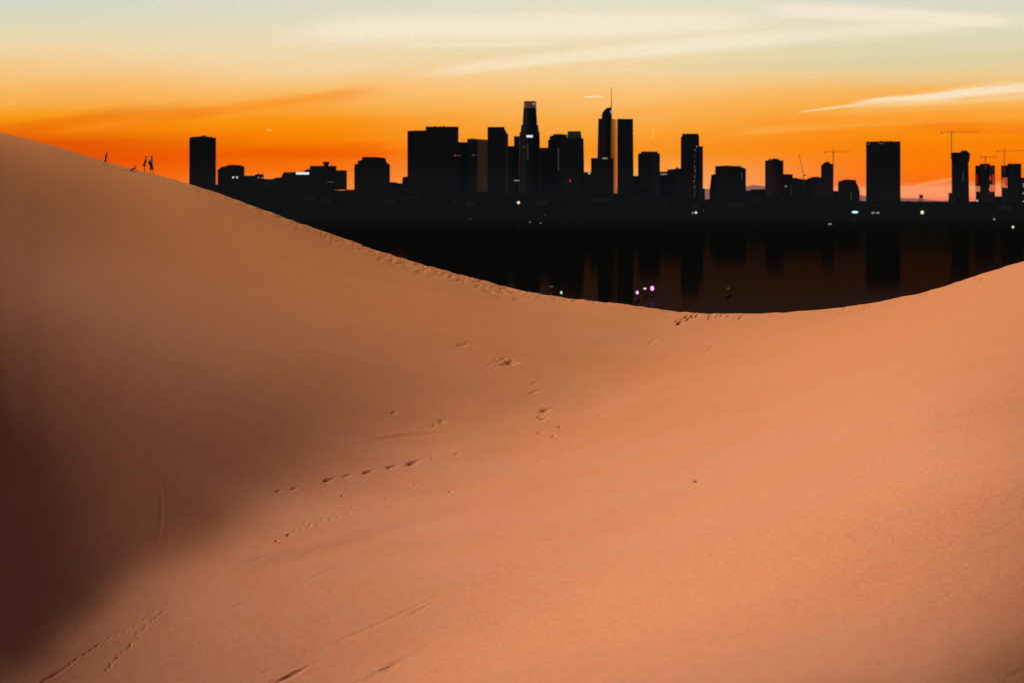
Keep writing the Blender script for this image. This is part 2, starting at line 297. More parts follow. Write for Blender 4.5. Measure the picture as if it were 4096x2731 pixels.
[0.44,0.34,0.24,0.14,0.05,-0.04,-0.13,-0.22,-0.30,-0.40,-0.49,-0.61,-0.73,-0.88,-1.05,-1.26,-1.50,-1.78,-2.10,-2.48,-2.92,-3.39,-3.90,-4.37,-4.86,-5.34,-5.83,-6.31,-6.80,-7.30,-7.81,-8.33,-8.87,-9.43,-10.00,-10.57,-11.11,-11.58,-11.94,-12.18,-12.35,-12.47,-12.54,-12.57,-12.56,-12.52,-12.45,-12.36,-12.25,-12.12,-11.97,-11.79,-11.59,-11.36,-11.13,-10.90,-10.65,-10.40,-10.13,-9.84,-9.54,-9.21,-8.87,-8.53,-8.20,-7.88,-7.58,-7.30,-7.04,-6.81,-6.61,-6.44,-6.31,-6.19,-6.12,-6.05,-5.98,-5.90,-5.82,-5.74,-5.66,-5.57,-5.47,-5.37,-5.26,-5.15,-5.03,-4.90,-4.77,-4.63,-4.49,-4.35,-4.20,-4.05,-3.90,-3.75],
[-0.36,-0.46,-0.55,-0.63,-0.72,-0.80,-0.87,-0.95,-1.02,-1.10,-1.18,-1.28,-1.38,-1.51,-1.66,-1.84,-2.05,-2.31,-2.61,-2.97,-3.39,-3.86,-4.36,-4.84,-5.34,-5.84,-6.34,-6.83,-7.34,-7.85,-8.38,-8.91,-9.46,-10.01,-10.58,-11.11,-11.56,-11.91,-12.14,-12.30,-12.42,-12.49,-12.53,-12.53,-12.50,-12.44,-12.36,-12.26,-12.15,-12.01,-11.86,-11.68,-11.49,-11.27,-11.05,-10.82,-10.58,-10.33,-10.07,-9.79,-9.50,-9.19,-8.86,-8.53,-8.21,-7.90,-7.61,-7.34,-7.10,-6.89,-6.71,-6.56,-6.44,-6.35,-6.30,-6.26,-6.21,-6.16,-6.11,-6.06,-6.00,-5.94,-5.87,-5.79,-5.70,-5.61,-5.51,-5.40,-5.28,-5.16,-5.03,-4.90,-4.76,-4.63,-4.49,-4.35],
[-1.13,-1.21,-1.29,-1.37,-1.44,-1.51,-1.58,-1.64,-1.70,-1.77,-1.83,-1.91,-2.00,-2.10,-2.23,-2.38,-2.57,-2.80,-3.08,-3.43,-3.85,-4.31,-4.81,-5.31,-5.83,-6.33,-6.84,-7.35,-7.87,-8.39,-8.92,-9.46,-10.00,-10.54,-11.06,-11.51,-11.86,-12.07,-12.22,-12.34,-12.42,-12.47,-12.48,-12.46,-12.42,-12.35,-12.26,-12.16,-12.04,-11.91,-11.76,-11.59,-11.40,-11.20,-10.99,-10.77,-10.54,-10.29,-10.03,-9.76,-9.47,-9.17,-8.86,-8.54,-8.23,-7.93,-7.65,-7.39,-7.16,-6.97,-6.80,-6.67,-6.58,-6.51,-6.49,-6.46,-6.44,-6.41,-6.39,-6.36,-6.33,-6.29,-6.24,-6.19,-6.12,-6.04,-5.96,-5.86,-5.76,-5.65,-5.53,-5.41,-5.29,-5.17,-5.04,-4.92],
[-1.85,-1.92,-2.00,-2.07,-2.13,-2.19,-2.25,-2.30,-2.35,-2.39,-2.45,-2.50,-2.57,-2.66,-2.76,-2.89,-3.06,-3.27,-3.53,-3.86,-4.28,-4.75,-5.27,-5.78,-6.30,-6.81,-7.32,-7.84,-8.36,-8.88,-9.41,-9.93,-10.45,-10.96,-11.43,-11.78,-11.99,-12.13,-12.25,-12.34,-12.39,-12.42,-12.42,-12.39,-12.33,-12.25,-12.17,-12.07,-11.95,-11.82,-11.67,-11.51,-11.34,-11.15,-10.95,-10.73,-10.51,-10.27,-10.01,-9.75,-9.46,-9.17,-8.87,-8.56,-8.26,-7.97,-7.69,-7.44,-7.23,-7.05,-6.90,-6.79,-6.72,-6.67,-6.67,-6.66,-6.66,-6.66,-6.66,-6.66,-6.65,-6.63,-6.61,-6.57,-6.52,-6.46,-6.38,-6.30,-6.21,-6.11,-6.01,-5.90,-5.79,-5.68,-5.56,-5.45],
[-2.52,-2.59,-2.66,-2.72,-2.78,-2.83,-2.88,-2.92,-2.95,-2.99,-3.02,-3.06,-3.11,-3.18,-3.26,-3.37,-3.52,-3.71,-3.96,-4.28,-4.70,-5.17,-5.71,-6.22,-6.74,-7.26,-7.77,-8.29,-8.80,-9.31,-9.82,-10.32,-10.82,-11.30,-11.66,-11.89,-12.04,-12.15,-12.24,-12.31,-12.35,-12.36,-12.35,-12.30,-12.24,-12.17,-12.09,-11.99,-11.87,-11.75,-11.61,-11.46,-11.30,-11.12,-10.92,-10.71,-10.49,-10.25,-10.00,-9.74,-9.46,-9.17,-8.88,-8.58,-8.29,-8.00,-7.74,-7.50,-7.30,-7.14,-7.01,-6.92,-6.87,-6.84,-6.85,-6.86,-6.88,-6.91,-6.93,-6.95,-6.96,-6.97,-6.96,-6.93,-6.90,-6.85,-6.79,-6.71,-6.63,-6.55,-6.45,-6.35,-6.25,-6.15,-6.05,-5.94],
[-3.16,-3.22,-3.28,-3.34,-3.39,-3.43,-3.47,-3.50,-3.52,-3.54,-3.56,-3.59,-3.62,-3.66,-3.73,-3.82,-3.95,-4.12,-4.36,-4.68,-5.11,-5.59,-6.13,-6.63,-7.16,-7.66,-8.18,-8.68,-9.18,-9.66,-10.15,-10.63,-11.11,-11.52,-11.76,-11.92,-12.04,-12.13,-12.20,-12.25,-12.28,-12.29,-12.27,-12.23,-12.17,-12.11,-12.03,-11.93,-11.82,-11.70,-11.58,-11.43,-11.27,-11.10,-10.90,-10.70,-10.48,-10.24,-9.99,-9.73,-9.45,-9.17,-8.88,-8.60,-8.32,-8.04,-7.80,-7.57,-7.39,-7.24,-7.13,-7.05,-7.03,-7.02,-7.04,-7.06,-7.11,-7.15,-7.20,-7.24,-7.27,-7.29,-7.29,-7.28,-7.26,-7.22,-7.16,-7.10,-7.03,-6.95,-6.86,-6.77,-6.68,-6.59,-6.49,-6.40],
[-3.75,-3.81,-3.86,-3.91,-3.96,-3.99,-4.02,-4.04,-4.05,-4.06,-4.07,-4.08,-4.09,-4.12,-4.17,-4.24,-4.35,-4.52,-4.75,-5.06,-5.49,-5.98,-6.51,-7.01,-7.53,-8.03,-8.53,-9.01,-9.49,-9.96,-10.43,-10.89,-11.31,-11.60,-11.77,-11.90,-12.00,-12.08,-12.14,-12.18,-12.21,-12.21,-12.20,-12.16,-12.12,-12.06,-11.99,-11.90,-11.80,-11.68,-11.56,-11.42,-11.26,-11.08,-10.89,-10.69,-10.46,-10.23,-9.97,-9.71,-9.44,-9.17,-8.90,-8.62,-8.35,-8.10,-7.87,-7.66,-7.49,-7.36,-7.27,-7.21,-7.20,-7.19,-7.23,-7.27,-7.33,-7.40,-7.47,-7.53,-7.57,-7.60,-7.62,-7.62,-7.60,-7.56,-7.52,-7.46,-7.40,-7.32,-7.24,-7.16,-7.08,-6.99,-6.91,-6.82],
[-4.30,-4.36,-4.41,-4.45,-4.49,-4.52,-4.53,-4.55,-4.55,-4.55,-4.54,-4.54,-4.54,-4.55,-4.58,-4.64,-4.74,-4.89,-5.11,-5.42,-5.85,-6.34,-6.86,-7.36,-7.86,-8.35,-8.83,-9.30,-9.76,-10.21,-10.67,-11.09,-11.41,-11.61,-11.74,-11.85,-11.94,-12.01,-12.07,-12.12,-12.14,-12.15,-12.15,-12.13,-12.10,-12.05,-11.98,-11.90,-11.80,-11.69,-11.55,-11.41,-11.24,-11.06,-10.87,-10.67,-10.44,-10.20,-9.95,-9.70,-9.44,-9.18,-8.92,-8.66,-8.42,-8.18,-7.97,-7.78,-7.63,-7.51,-7.44,-7.39,-7.39,-7.38,-7.43,-7.49,-7.57,-7.66,-7.74,-7.81,-7.87,-7.91,-7.93,-7.93,-7.92,-7.89,-7.85,-7.80,-7.74,-7.67,-7.60,-7.52,-7.44,-7.36,-7.29,-7.21],
[-4.81,-4.86,-4.91,-4.95,-4.98,-5.00,-5.01,-5.02,-5.01,-5.00,-4.98,-4.97,-4.95,-4.95,-4.97,-5.01,-5.10,-5.24,-5.46,-5.76,-6.18,-6.67,-7.18,-7.67,-8.16,-8.63,-9.09,-9.55,-9.99,-10.43,-10.86,-11.20,-11.42,-11.58,-11.70,-11.80,-11.89,-11.96,-12.02,-12.07,-12.10,-12.12,-12.13,-12.12,-12.10,-12.06,-12.00,-11.92,-11.82,-11.70,-11.56,-11.40,-11.23,-11.04,-10.85,-10.64,-10.41,-10.18,-9.94,-9.69,-9.45,-9.21,-8.97,-8.73,-8.51,-8.30,-8.10,-7.93,-7.80,-7.70,-7.63,-7.59,-7.59,-7.59,-7.65,-7.73,-7.83,-7.93,-8.03,-8.11,-8.17,-8.21,-8.23,-8.24,-8.22,-8.20,-8.16,-8.11,-8.05,-7.99,-7.92,-7.85,-7.78,-7.71,-7.63,-7.56],
[-5.29,-5.33,-5.38,-5.41,-5.44,-5.45,-5.46,-5.46,-5.44,-5.42,-5.39,-5.36,-5.34,-5.33,-5.33,-5.37,-5.44,-5.58,-5.78,-6.08,-6.50,-6.97,-7.47,-7.95,-8.42,-8.88,-9.33,-9.77,-10.19,-10.62,-10.99,-11.24,-11.41,-11.54,-11.66,-11.76,-11.85,-11.93,-11.99,-12.05,-12.10,-12.13,-12.15,-12.15,-12.14,-12.10,-12.03,-11.95,-11.84,-11.71,-11.56,-11.40,-11.22,-11.03,-10.82,-10.61,-10.39,-10.16,-9.94,-9.71,-9.48,-9.26,-9.04,-8.83,-8.63,-8.44,-8.26,-8.11,-8.00,-7.90,-7.84,-7.80,-7.80,-7.81,-7.90,-7.99,-8.10,-8.21,-8.31,-8.40,-8.46,-8.50,-8.52,-8.53,-8.51,-8.48,-8.44,-8.40,-8.34,-8.28,-8.21,-8.15,-8.08,-8.02,-7.95,-7.88],
[-5.72,-5.77,-5.81,-5.84,-5.86,-5.87,-5.87,-5.86,-5.84,-5.81,-5.77,-5.74,-5.70,-5.68,-5.67,-5.70,-5.77,-5.89,-6.09,-6.38,-6.78,-7.25,-7.73,-8.19,-8.65,-9.10,-9.54,-9.95,-10.38,-10.77,-11.05,-11.24,-11.40,-11.53,-11.65,-11.75,-11.84,-11.92,-12.00,-12.07,-12.12,-12.16,-12.19,-12.20,-12.18,-12.14,-12.07,-11.97,-11.86,-11.72,-11.57,-11.40,-11.21,-11.01,-10.80,-10.60,-10.38,-10.17,-9.95,-9.74,-9.53,-9.33,-9.13,-8.94,-8.76,-8.59,-8.43,-8.30,-8.20,-8.11,-8.05,-8.02,-8.03,-8.07,-8.17,-8.28,-8.40,-8.51,-8.61,-8.69,-8.75,-8.79,-8.80,-8.80,-8.78,-8.75,-8.71,-8.66,-8.60,-8.55,-8.48,-8.42,-8.36,-8.30,-8.24,-8.18],
[-6.13,-6.17,-6.21,-6.23,-6.25,-6.26,-6.25,-6.24,-6.21,-6.17,-6.13,-6.08,-6.04,-6.01,-6.00,-6.01,-6.07,-6.19,-6.37,-6.66,-7.05,-7.50,-7.96,-8.41,-8.86,-9.30,-9.72,-10.12,-10.54,-10.86,-11.08,-11.26,-11.41,-11.54,-11.66,-11.76,-11.86,-11.95,-12.04,-12.11,-12.18,-12.22,-12.25,-12.25,-12.23,-12.17,-12.09,-11.99,-11.87,-11.73,-11.58,-11.40,-11.20,-11.00,-10.80,-10.60,-10.39,-10.19,-9.99,-9.79,-9.59,-9.40,-9.21,-9.04,-8.87,-8.72,-8.58,-8.47,-8.37,-8.30,-8.25,-8.24,-8.28,-8.34,-8.46,-8.58,-8.71,-8.82,-8.92,-8.99,-9.04,-9.06,-9.07,-9.06,-9.03,-9.00,-8.95,-8.90,-8.85,-8.79,-8.73,-8.67,-8.61,-8.55,-8.50,-8.44],
[-6.50,-6.54,-6.57,-6.60,-6.61,-6.62,-6.61,-6.58,-6.55,-6.51,-6.46,-6.41,-6.36,-6.32,-6.30,-6.31,-6.36,-6.46,-6.64,-6.91,-7.29,-7.73,-8.17,-8.61,-9.05,-9.47,-9.88,-10.29,-10.65,-10.91,-11.12,-11.29,-11.43,-11.56,-11.68,-11.80,-11.90,-12.00,-12.10,-12.18,-12.24,-12.29,-12.31,-12.30,-12.26,-12.19,-12.11,-12.00,-11.88,-11.74,-11.58,-11.40,-11.20,-11.01,-10.82,-10.62,-10.42,-10.22,-10.03,-9.83,-9.64,-9.46,-9.28,-9.12,-8.96,-8.83,-8.71,-8.60,-8.53,-8.47,-8.46,-8.47,-8.53,-8.62,-8.77,-8.91,-9.03,-9.14,-9.22,-9.28,-9.31,-9.33,-9.32,-9.30,-9.27,-9.22,-9.17,-9.12,-9.06,-9.01,-8.95,-8.89,-8.84,-8.78,-8.73,-8.68],
[-6.84,-6.88,-6.91,-6.93,-6.94,-6.94,-6.93,-6.91,-6.87,-6.82,-6.77,-6.71,-6.65,-6.61,-6.58,-6.58,-6.62,-6.72,-6.89,-7.15,-7.51,-7.94,-8.37,-8.80,-9.22,-9.63,-10.03,-10.42,-10.73,-10.96,-11.16,-11.32,-11.46,-11.60,-11.72,-11.84,-11.96,-12.06,-12.16,-12.24,-12.30,-12.34,-12.35,-12.32,-12.27,-12.19,-12.10,-11.99,-11.87,-11.72,-11.57,-11.39,-11.21,-11.03,-10.84,-10.64,-10.44,-10.25,-10.05,-9.86,-9.68,-9.50,-9.33,-9.17,-9.03,-8.91,-8.81,-8.73,-8.68,-8.65,-8.66,-8.70,-8.79,-8.91,-9.08,-9.23,-9.36,-9.46,-9.52,-9.57,-9.58,-9.58,-9.56,-9.53,-9.48,-9.43,-9.38,-9.32,-9.26,-9.21,-9.15,-9.10,-9.04,-8.99,-8.95,-8.90],
[-7.15,-7.19,-7.22,-7.24,-7.25,-7.25,-7.23,-7.20,-7.16,-7.11,-7.05,-6.99,-6.93,-6.88,-6.84,-6.84,-6.87,-6.96,-7.12,-7.36,-7.72,-8.13,-8.55,-8.97,-9.38,-9.78,-10.17,-10.53,-10.80,-11.00,-11.19,-11.35,-11.50,-11.64,-11.77,-11.89,-12.01,-12.12,-12.21,-12.29,-12.35,-12.37,-12.36,-12.31,-12.25,-12.17,-12.07,-11.96,-11.83,-11.69,-11.54,-11.38,-11.20,-11.03,-10.84,-10.64,-10.44,-10.25,-10.06,-9.87,-9.69,-9.51,-9.35,-9.21,-9.09,-8.99,-8.92,-8.86,-8.83,-8.83,-8.87,-8.94,-9.06,-9.20,-9.39,-9.56,-9.68,-9.77,-9.82,-9.84,-9.84,-9.82,-9.78,-9.74,-9.68,-9.62,-9.56,-9.50,-9.44,-9.39,-9.33,-9.28,-9.23,-9.18,-9.14,-9.09],
[-7.44,-7.47,-7.50,-7.52,-7.53,-7.53,-7.51,-7.48,-7.43,-7.38,-7.31,-7.25,-7.18,-7.13,-7.09,-7.08,-7.10,-7.18,-7.33,-7.57,-7.91,-8.32,-8.72,-9.12,-9.53,-9.92,-10.31,-10.62,-10.85,-11.05,-11.23,-11.38,-11.54,-11.67,-11.81,-11.93,-12.05,-12.16,-12.25,-12.32,-12.35,-12.36,-12.33,-12.28,-12.21,-12.13,-12.03,-11.91,-11.78,-11.65,-11.49,-11.34,-11.17,-10.99,-10.81,-10.61,-10.42,-10.22,-10.03,-9.85,-9.68,-9.52,-9.38,-9.26,-9.16,-9.09,-9.03,-9.00,-9.00,-9.02,-9.09,-9.18,-9.32,-9.48,-9.69,-9.87,-9.99,-10.07,-10.10,-10.10,-10.08,-10.04,-9.99,-9.93,-9.86,-9.80,-9.73,-9.67,-9.60,-9.55,-9.49,-9.44,-9.40,-9.35,-9.31,-9.27],
[-7.70,-7.74,-7.76,-7.78,-7.79,-7.78,-7.76,-7.73,-7.68,-7.63,-7.56,-7.49,-7.42,-7.36,-7.32,-7.30,-7.32,-7.39,-7.53,-7.76,-8.09,-8.49,-8.88,-9.27,-9.67,-10.06,-10.41,-10.67,-10.89,-11.08,-11.25,-11.41,-11.56,-11.70,-11.84,-11.96,-12.08,-12.17,-12.25,-12.30,-12.32,-12.32,-12.28,-12.23,-12.15,-12.06,-11.96,-11.84,-11.71,-11.57,-11.42,-11.26,-11.09,-10.91,-10.73,-10.54,-10.36,-10.17,-9.99,-9.82,-9.66,-9.53,-9.41,-9.32,-9.25,-9.20,-9.17,-9.16,-9.18,-9.23,-9.31,-9.41,-9.56,-9.73,-9.97,-10.16,-10.28,-10.34,-10.36,-10.34,-10.30,-10.24,-10.17,-10.10,-10.03,-9.95,-9.88,-9.81,-9.75,-9.69,-9.64,-9.59,-9.55,-9.51,-9.47,-9.43],
[-7.94,-7.98,-8.00,-8.02,-8.03,-8.02,-8.00,-7.96,-7.92,-7.86,-7.79,-7.72,-7.64,-7.58,-7.53,-7.51,-7.52,-7.59,-7.72,-7.93,-8.26,-8.65,-9.03,-9.41,-9.80,-10.17,-10.47,-10.71,-10.92,-11.11,-11.28,-11.44,-11.58,-11.72,-11.85,-11.97,-12.07,-12.16,-12.22,-12.25,-12.26,-12.24,-12.20,-12.14,-12.06,-11.97,-11.86,-11.73,-11.60,-11.45,-11.30,-11.14,-10.98,-10.80,-10.63,-10.45,-10.28,-10.11,-9.95,-9.80,-9.67,-9.56,-9.47,-9.40,-9.36,-9.33,-9.31,-9.32,-9.36,-9.42,-9.50,-9.61,-9.76,-9.95,-10.21,-10.42,-10.54,-10.59,-10.59,-10.55,-10.50,-10.42,-10.34,-10.26,-10.17,-10.09,-10.02,-9.95,-9.88,-9.82,-9.77,-9.72,-9.68,-9.64,-9.61,-9.58],
[-8.16,-8.20,-8.22,-8.24,-8.25,-8.24,-8.22,-8.18,-8.13,-8.07,-8.00,-7.92,-7.85,-7.78,-7.73,-7.70,-7.71,-7.76,-7.89,-8.10,-8.42,-8.80,-9.17,-9.54,-9.92,-10.25,-10.51,-10.75,-10.95,-11.13,-11.29,-11.45,-11.59,-11.73,-11.85,-11.96,-12.04,-12.11,-12.16,-12.18,-12.17,-12.15,-12.10,-12.03,-11.94,-11.84,-11.72,-11.59,-11.45,-11.31,-11.15,-11.00,-10.84,-10.68,-10.52,-10.36,-10.20,-10.06,-9.92,-9.80,-9.70,-9.62,-9.55,-9.50,-9.47,-9.45,-9.45,-9.47,-9.50,-9.56,-9.64,-9.76,-9.93,-10.14,-10.42,-10.65,-10.76,-10.80,-10.79,-10.74,-10.67,-10.58,-10.49,-10.40,-10.30,-10.22,-10.14,-10.07,-10.00,-9.94,-9.89,-9.84,-9.81,-9.77,-9.74,-9.71],
[-8.37,-8.40,-8.43,-8.45,-8.45,-8.44,-8.42,-8.38,-8.33,-8.27,-8.20,-8.12,-8.04,-7.97,-7.91,-7.87,-7.88,-7.93,-8.05,-8.25,-8.56,-8.94,-9.29,-9.66,-10.02,-10.31,-10.55,-10.78,-10.96,-11.14,-11.30,-11.45,-11.58,-11.71,-11.82,-11.91,-11.99,-12.04,-12.07,-12.07,-12.06,-12.02,-11.96,-11.88,-11.78,-11.68,-11.55,-11.42,-11.28,-11.14,-10.99,-10.84,-10.70,-10.55,-10.41,-10.28,-10.15,-10.03,-9.92,-9.83,-9.75,-9.68,-9.63,-9.59,-9.56,-9.55,-9.55,-9.56,-9.60,-9.66,-9.73,-9.87,-10.05,-10.29,-10.59,-10.82,-10.94,-10.98,-10.95,-10.89,-10.81,-10.72,-10.62,-10.52,-10.42,-10.33,-10.25,-10.17,-10.11,-10.05,-10.00,-9.95,-9.92,-9.88,-9.86,-9.83],
[-8.56,-8.59,-8.62,-8.64,-8.64,-8.63,-8.61,-8.57,-8.52,-8.45,-8.38,-8.30,-8.22,-8.14,-8.08,-8.04,-8.03,-8.08,-8.19,-8.39,-8.69,-9.05,-9.40,-9.76,-10.08,-10.35,-10.59,-10.79,-10.97,-11.14,-11.29,-11.43,-11.55,-11.67,-11.76,-11.84,-11.90,-11.93,-11.94,-11.93,-11.90,-11.85,-11.78,-11.70,-11.59,-11.48,-11.36,-11.23,-11.10,-10.97,-10.83,-10.70,-10.58,-10.45,-10.34,-10.22,-10.12,-10.02,-9.93,-9.86,-9.79,-9.73,-9.68,-9.64,-9.62,-9.60,-9.60,-9.61,-9.64,-9.70,-9.79,-9.94,-10.13,-10.41,-10.72,-10.95,-11.07,-11.10,-11.08,-11.01,-10.93,-10.83,-10.72,-10.62,-10.52,-10.43,-10.34,-10.27,-10.20,-10.14,-10.10,-10.05,-10.02,-9.99,-9.96,-9.94],
[-8.73,-8.77,-8.79,-8.81,-8.82,-8.81,-8.78,-8.74,-8.69,-8.63,-8.55,-8.47,-8.38,-8.30,-8.23,-8.18,-8.17,-8.21,-8.32,-8.51,-8.80,-9.15,-9.49,-9.83,-10.13,-10.38,-10.60,-10.78,-10.96,-11.11,-11.26,-11.38,-11.50,-11.59,-11.67,-11.73,-11.77,-11.79,-11.78,-11.76,-11.71,-11.65,-11.58,-11.49,-11.39,-11.28,-11.17,-11.05,-10.93,-10.82,-10.70,-10.59,-10.49,-10.38,-10.29,-10.19,-10.10,-10.02,-9.94,-9.87,-9.80,-9.75,-9.70,-9.66,-9.63,-9.61,-9.60,-9.61,-9.65,-9.71,-9.82,-9.98,-10.20,-10.50,-10.80,-11.03,-11.15,-11.19,-11.17,-11.10,-11.02,-10.92,-10.81,-10.71,-10.61,-10.51,-10.43,-10.35,-10.29,-10.23,-10.19,-10.15,-10.11,-10.09,-10.06,-10.04],
[-8.90,-8.93,-8.96,-8.98,-8.98,-8.97,-8.95,-8.91,-8.85,-8.79,-8.71,-8.62,-8.53,-8.45,-8.37,-8.32,-8.30,-8.33,-8.43,-8.61,-8.89,-9.23,-9.56,-9.88,-10.15,-10.39,-10.59,-10.77,-10.93,-11.07,-11.20,-11.31,-11.41,-11.49,-11.54,-11.59,-11.61,-11.61,-11.59,-11.56,-11.51,-11.44,-11.37,-11.28,-11.20,-11.10,-11.00,-10.90,-10.80,-10.70,-10.61,-10.52,-10.42,-10.33,-10.25,-10.16,-10.08,-10.00,-9.92,-9.85,-9.79,-9.73,-9.68,-9.63,-9.60,-9.58,-9.57,-9.59,-9.63,-9.71,-9.83,-10.00,-10.26,-10.56,-10.85,-11.07,-11.19,-11.23,-11.22,-11.16,-11.08,-10.98,-10.88,-10.78,-10.68,-10.59,-10.50,-10.43,-10.37,-10.31,-10.27,-10.23,-10.20,-10.17,-10.15,-10.14],
[-9.05,-9.09,-9.11,-9.13,-9.14,-9.13,-9.10,-9.06,-9.01,-8.94,-8.86,-8.77,-8.67,-8.58,-8.50,-8.44,-8.42,-8.44,-8.52,-8.69,-8.96,-9.29,-9.60,-9.91,-10.15,-10.38,-10.55,-10.73,-10.87,-11.01,-11.11,-11.21,-11.29,-11.35,-11.39,-11.41,-11.42,-11.41,-11.38,-11.35,-11.29,-11.24,-11.17,-11.10,-11.03,-10.95,-10.87,-10.79,-10.71,-10.62,-10.54,-10.45,-10.37,-10.28,-10.20,-10.11,-10.03,-9.95,-9.87,-9.80,-9.74,-9.68,-9.62,-9.58,-9.55,-9.53,-9.53,-9.56,-9.60,-9.70,-9.83,-10.03,-10.30,-10.59,-10.85,-11.07,-11.19,-11.24,-11.23,-11.19,-11.11,-11.03,-10.93,-10.83,-10.74,-10.65,-10.57,-10.50,-10.44,-10.39,-10.34,-10.31,-10.28,-10.26,-10.24,-10.22],
[-9.20,-9.23,-9.26,-9.28,-9.28,-9.27,-9.25,-9.21,-9.15,-9.08,-8.99,-8.90,-8.81,-8.71,-8.62,-8.56,-8.52,-8.53,-8.60,-8.76,-9.02,-9.34,-9.63,-9.91,-10.15,-10.35,-10.52,-10.68,-10.81,-10.94,-11.03,-11.11,-11.16,-11.21,-11.22,-11.23,-11.22,-11.20,-11.17,-11.14,-11.10,-11.06,-11.01,-10.96,-10.90,-10.84,-10.78,-10.71,-10.63,-10.55,-10.47,-10.39,-10.30,-10.21,-10.13,-10.04,-9.96,-9.87,-9.80,-9.72,-9.66,-9.60,-9.55,-9.51,-9.49,-9.47,-9.48,-9.52,-9.57,-9.68,-9.83,-10.05,-10.31,-10.57,-10.83,-11.04,-11.16,-11.22,-11.22,-11.19,-11.13,-11.05,-10.97,-10.88,-10.79,-10.71,-10.63,-10.57,-10.51,-10.46,-10.42,-10.38,-10.36,-10.34,-10.32,-10.31],
[-9.34,-9.37,-9.40,-9.42,-9.42,-9.41,-9.38,-9.34,-9.28,-9.21,-9.13,-9.03,-8.93,-8.83,-8.74,-8.66,-8.62,-8.62,-8.68,-8.82,-9.07,-9.38,-9.66,-9.93,-10.15,-10.34,-10.50,-10.64,-10.76,-10.85,-10.92,-10.97,-10.99,-11.01,-11.00,-11.01,-10.98,-10.98,-10.97,-10.97,-10.95,-10.93,-10.90,-10.86,-10.82,-10.76,-10.70,-10.63,-10.56,-10.47,-10.39,-10.30,-10.21,-10.12,-10.03,-9.94,-9.86,-9.77,-9.70,-9.63,-9.57,-9.52,-9.48,-9.44,-9.42,-9.41,-9.43,-9.47,-9.54,-9.65,-9.82,-10.04,-10.29,-10.53,-10.77,-10.98,-11.11,-11.17,-11.19,-11.17,-11.13,-11.06,-10.99,-10.91,-10.83,-10.76,-10.69,-10.62,-10.57,-10.52,-10.48,-10.45,-10.43,-10.41,-10.40,-10.38],
[-9.47,-9.50,-9.53,-9.55,-9.55,-9.54,-9.52,-9.47,-9.41,-9.34,-9.25,-9.15,-9.05,-8.94,-8.84,-8.76,-8.70,-8.69,-8.74,-8.87,-9.12,-9.41,-9.69,-9.94,-10.13,-10.31,-10.44,-10.54,-10.62,-10.66,-10.70,-10.72,-10.73,-10.75,-10.75,-10.78,-10.78,-10.84,-10.84,-10.87,-10.86,-10.86,-10.83,-10.79,-10.74,-10.68,-10.62,-10.54,-10.46,-10.37,-10.28,-10.18,-10.09,-10.00,-9.91,-9.83,-9.75,-9.67,-9.60,-9.54,-9.48,-9.43,-9.40,-9.37,-9.35,-9.35,-9.37,-9.42,-9.49,-9.61,-9.79,-10.00,-10.24,-10.47,-10.70,-10.90,-11.03,-11.11,-11.14,-11.14,-11.11,-11.06,-11.00,-10.94,-10.87,-10.80,-10.74,-10.68,-10.63,-10.58,-10.55,-10.52,-10.50,-10.48,-10.47,-10.46],
[-9.60,-9.63,-9.66,-9.68,-9.68,-9.67,-9.64,-9.60,-9.54,-9.46,-9.37,-9.27,-9.16,-9.04,-8.94,-8.85,-8.78,-8.76,-8.80,-8.93,-9.17,-9.46,-9.75,-9.96,-10.13,-10.26,-10.36,-10.44,-10.49,-10.54,-10.58,-10.60,-10.63,-10.66,-10.68,-10.73,-10.74,-10.81,-10.80,-10.83,-10.81,-10.79,-10.75,-10.70,-10.64,-10.57,-10.50,-10.41,-10.33,-10.24,-10.15,-10.06,-9.97,-9.88,-9.79,-9.71,-9.64,-9.57,-9.50,-9.44,-9.39,-9.35,-9.31,-9.29,-9.27,-9.28,-9.31,-9.35,-9.43,-9.56,-9.73,-9.94,-10.16,-10.38,-10.60,-10.80,-10.94,-11.03,-11.08,-11.09,-11.08,-11.05,-11.01,-10.95,-10.90,-10.84,-10.78,-10.73,-10.68,-10.64,-10.61,-10.58,-10.56,-10.55,-10.54,-10.53],
[-9.72,-9.76,-9.78,-9.80,-9.80,-9.79,-9.76,-9.72,-9.65,-9.57,-9.48,-9.38,-9.26,-9.14,-9.03,-8.93,-8.86,-8.83,-8.86,-8.98,-9.22,-9.50,-9.77,-9.95,-10.11,-10.22,-10.32,-10.39,-10.45,-10.49,-10.52,-10.55,-10.59,-10.61,-10.64,-10.68,-10.70,-10.75,-10.74,-10.75,-10.71,-10.69,-10.63,-10.58,-10.50,-10.43,-10.35,-10.27,-10.19,-10.10,-10.01,-9.93,-9.84,-9.76,-9.68,-9.60,-9.53,-9.46,-9.40,-9.34,-9.30,-9.25,-9.22,-9.20,-9.19,-9.20,-9.23,-9.28,-9.36,-9.49,-9.67,-9.87,-10.07,-10.28,-10.50,-10.69,-10.83,-10.94,-11.01,-11.04,-11.05,-11.04,-11.01,-10.97,-10.92,-10.87,-10.82,-10.78,-10.73,-10.70,-10.67,-10.64,-10.62,-10.61,-10.60,-10.60],
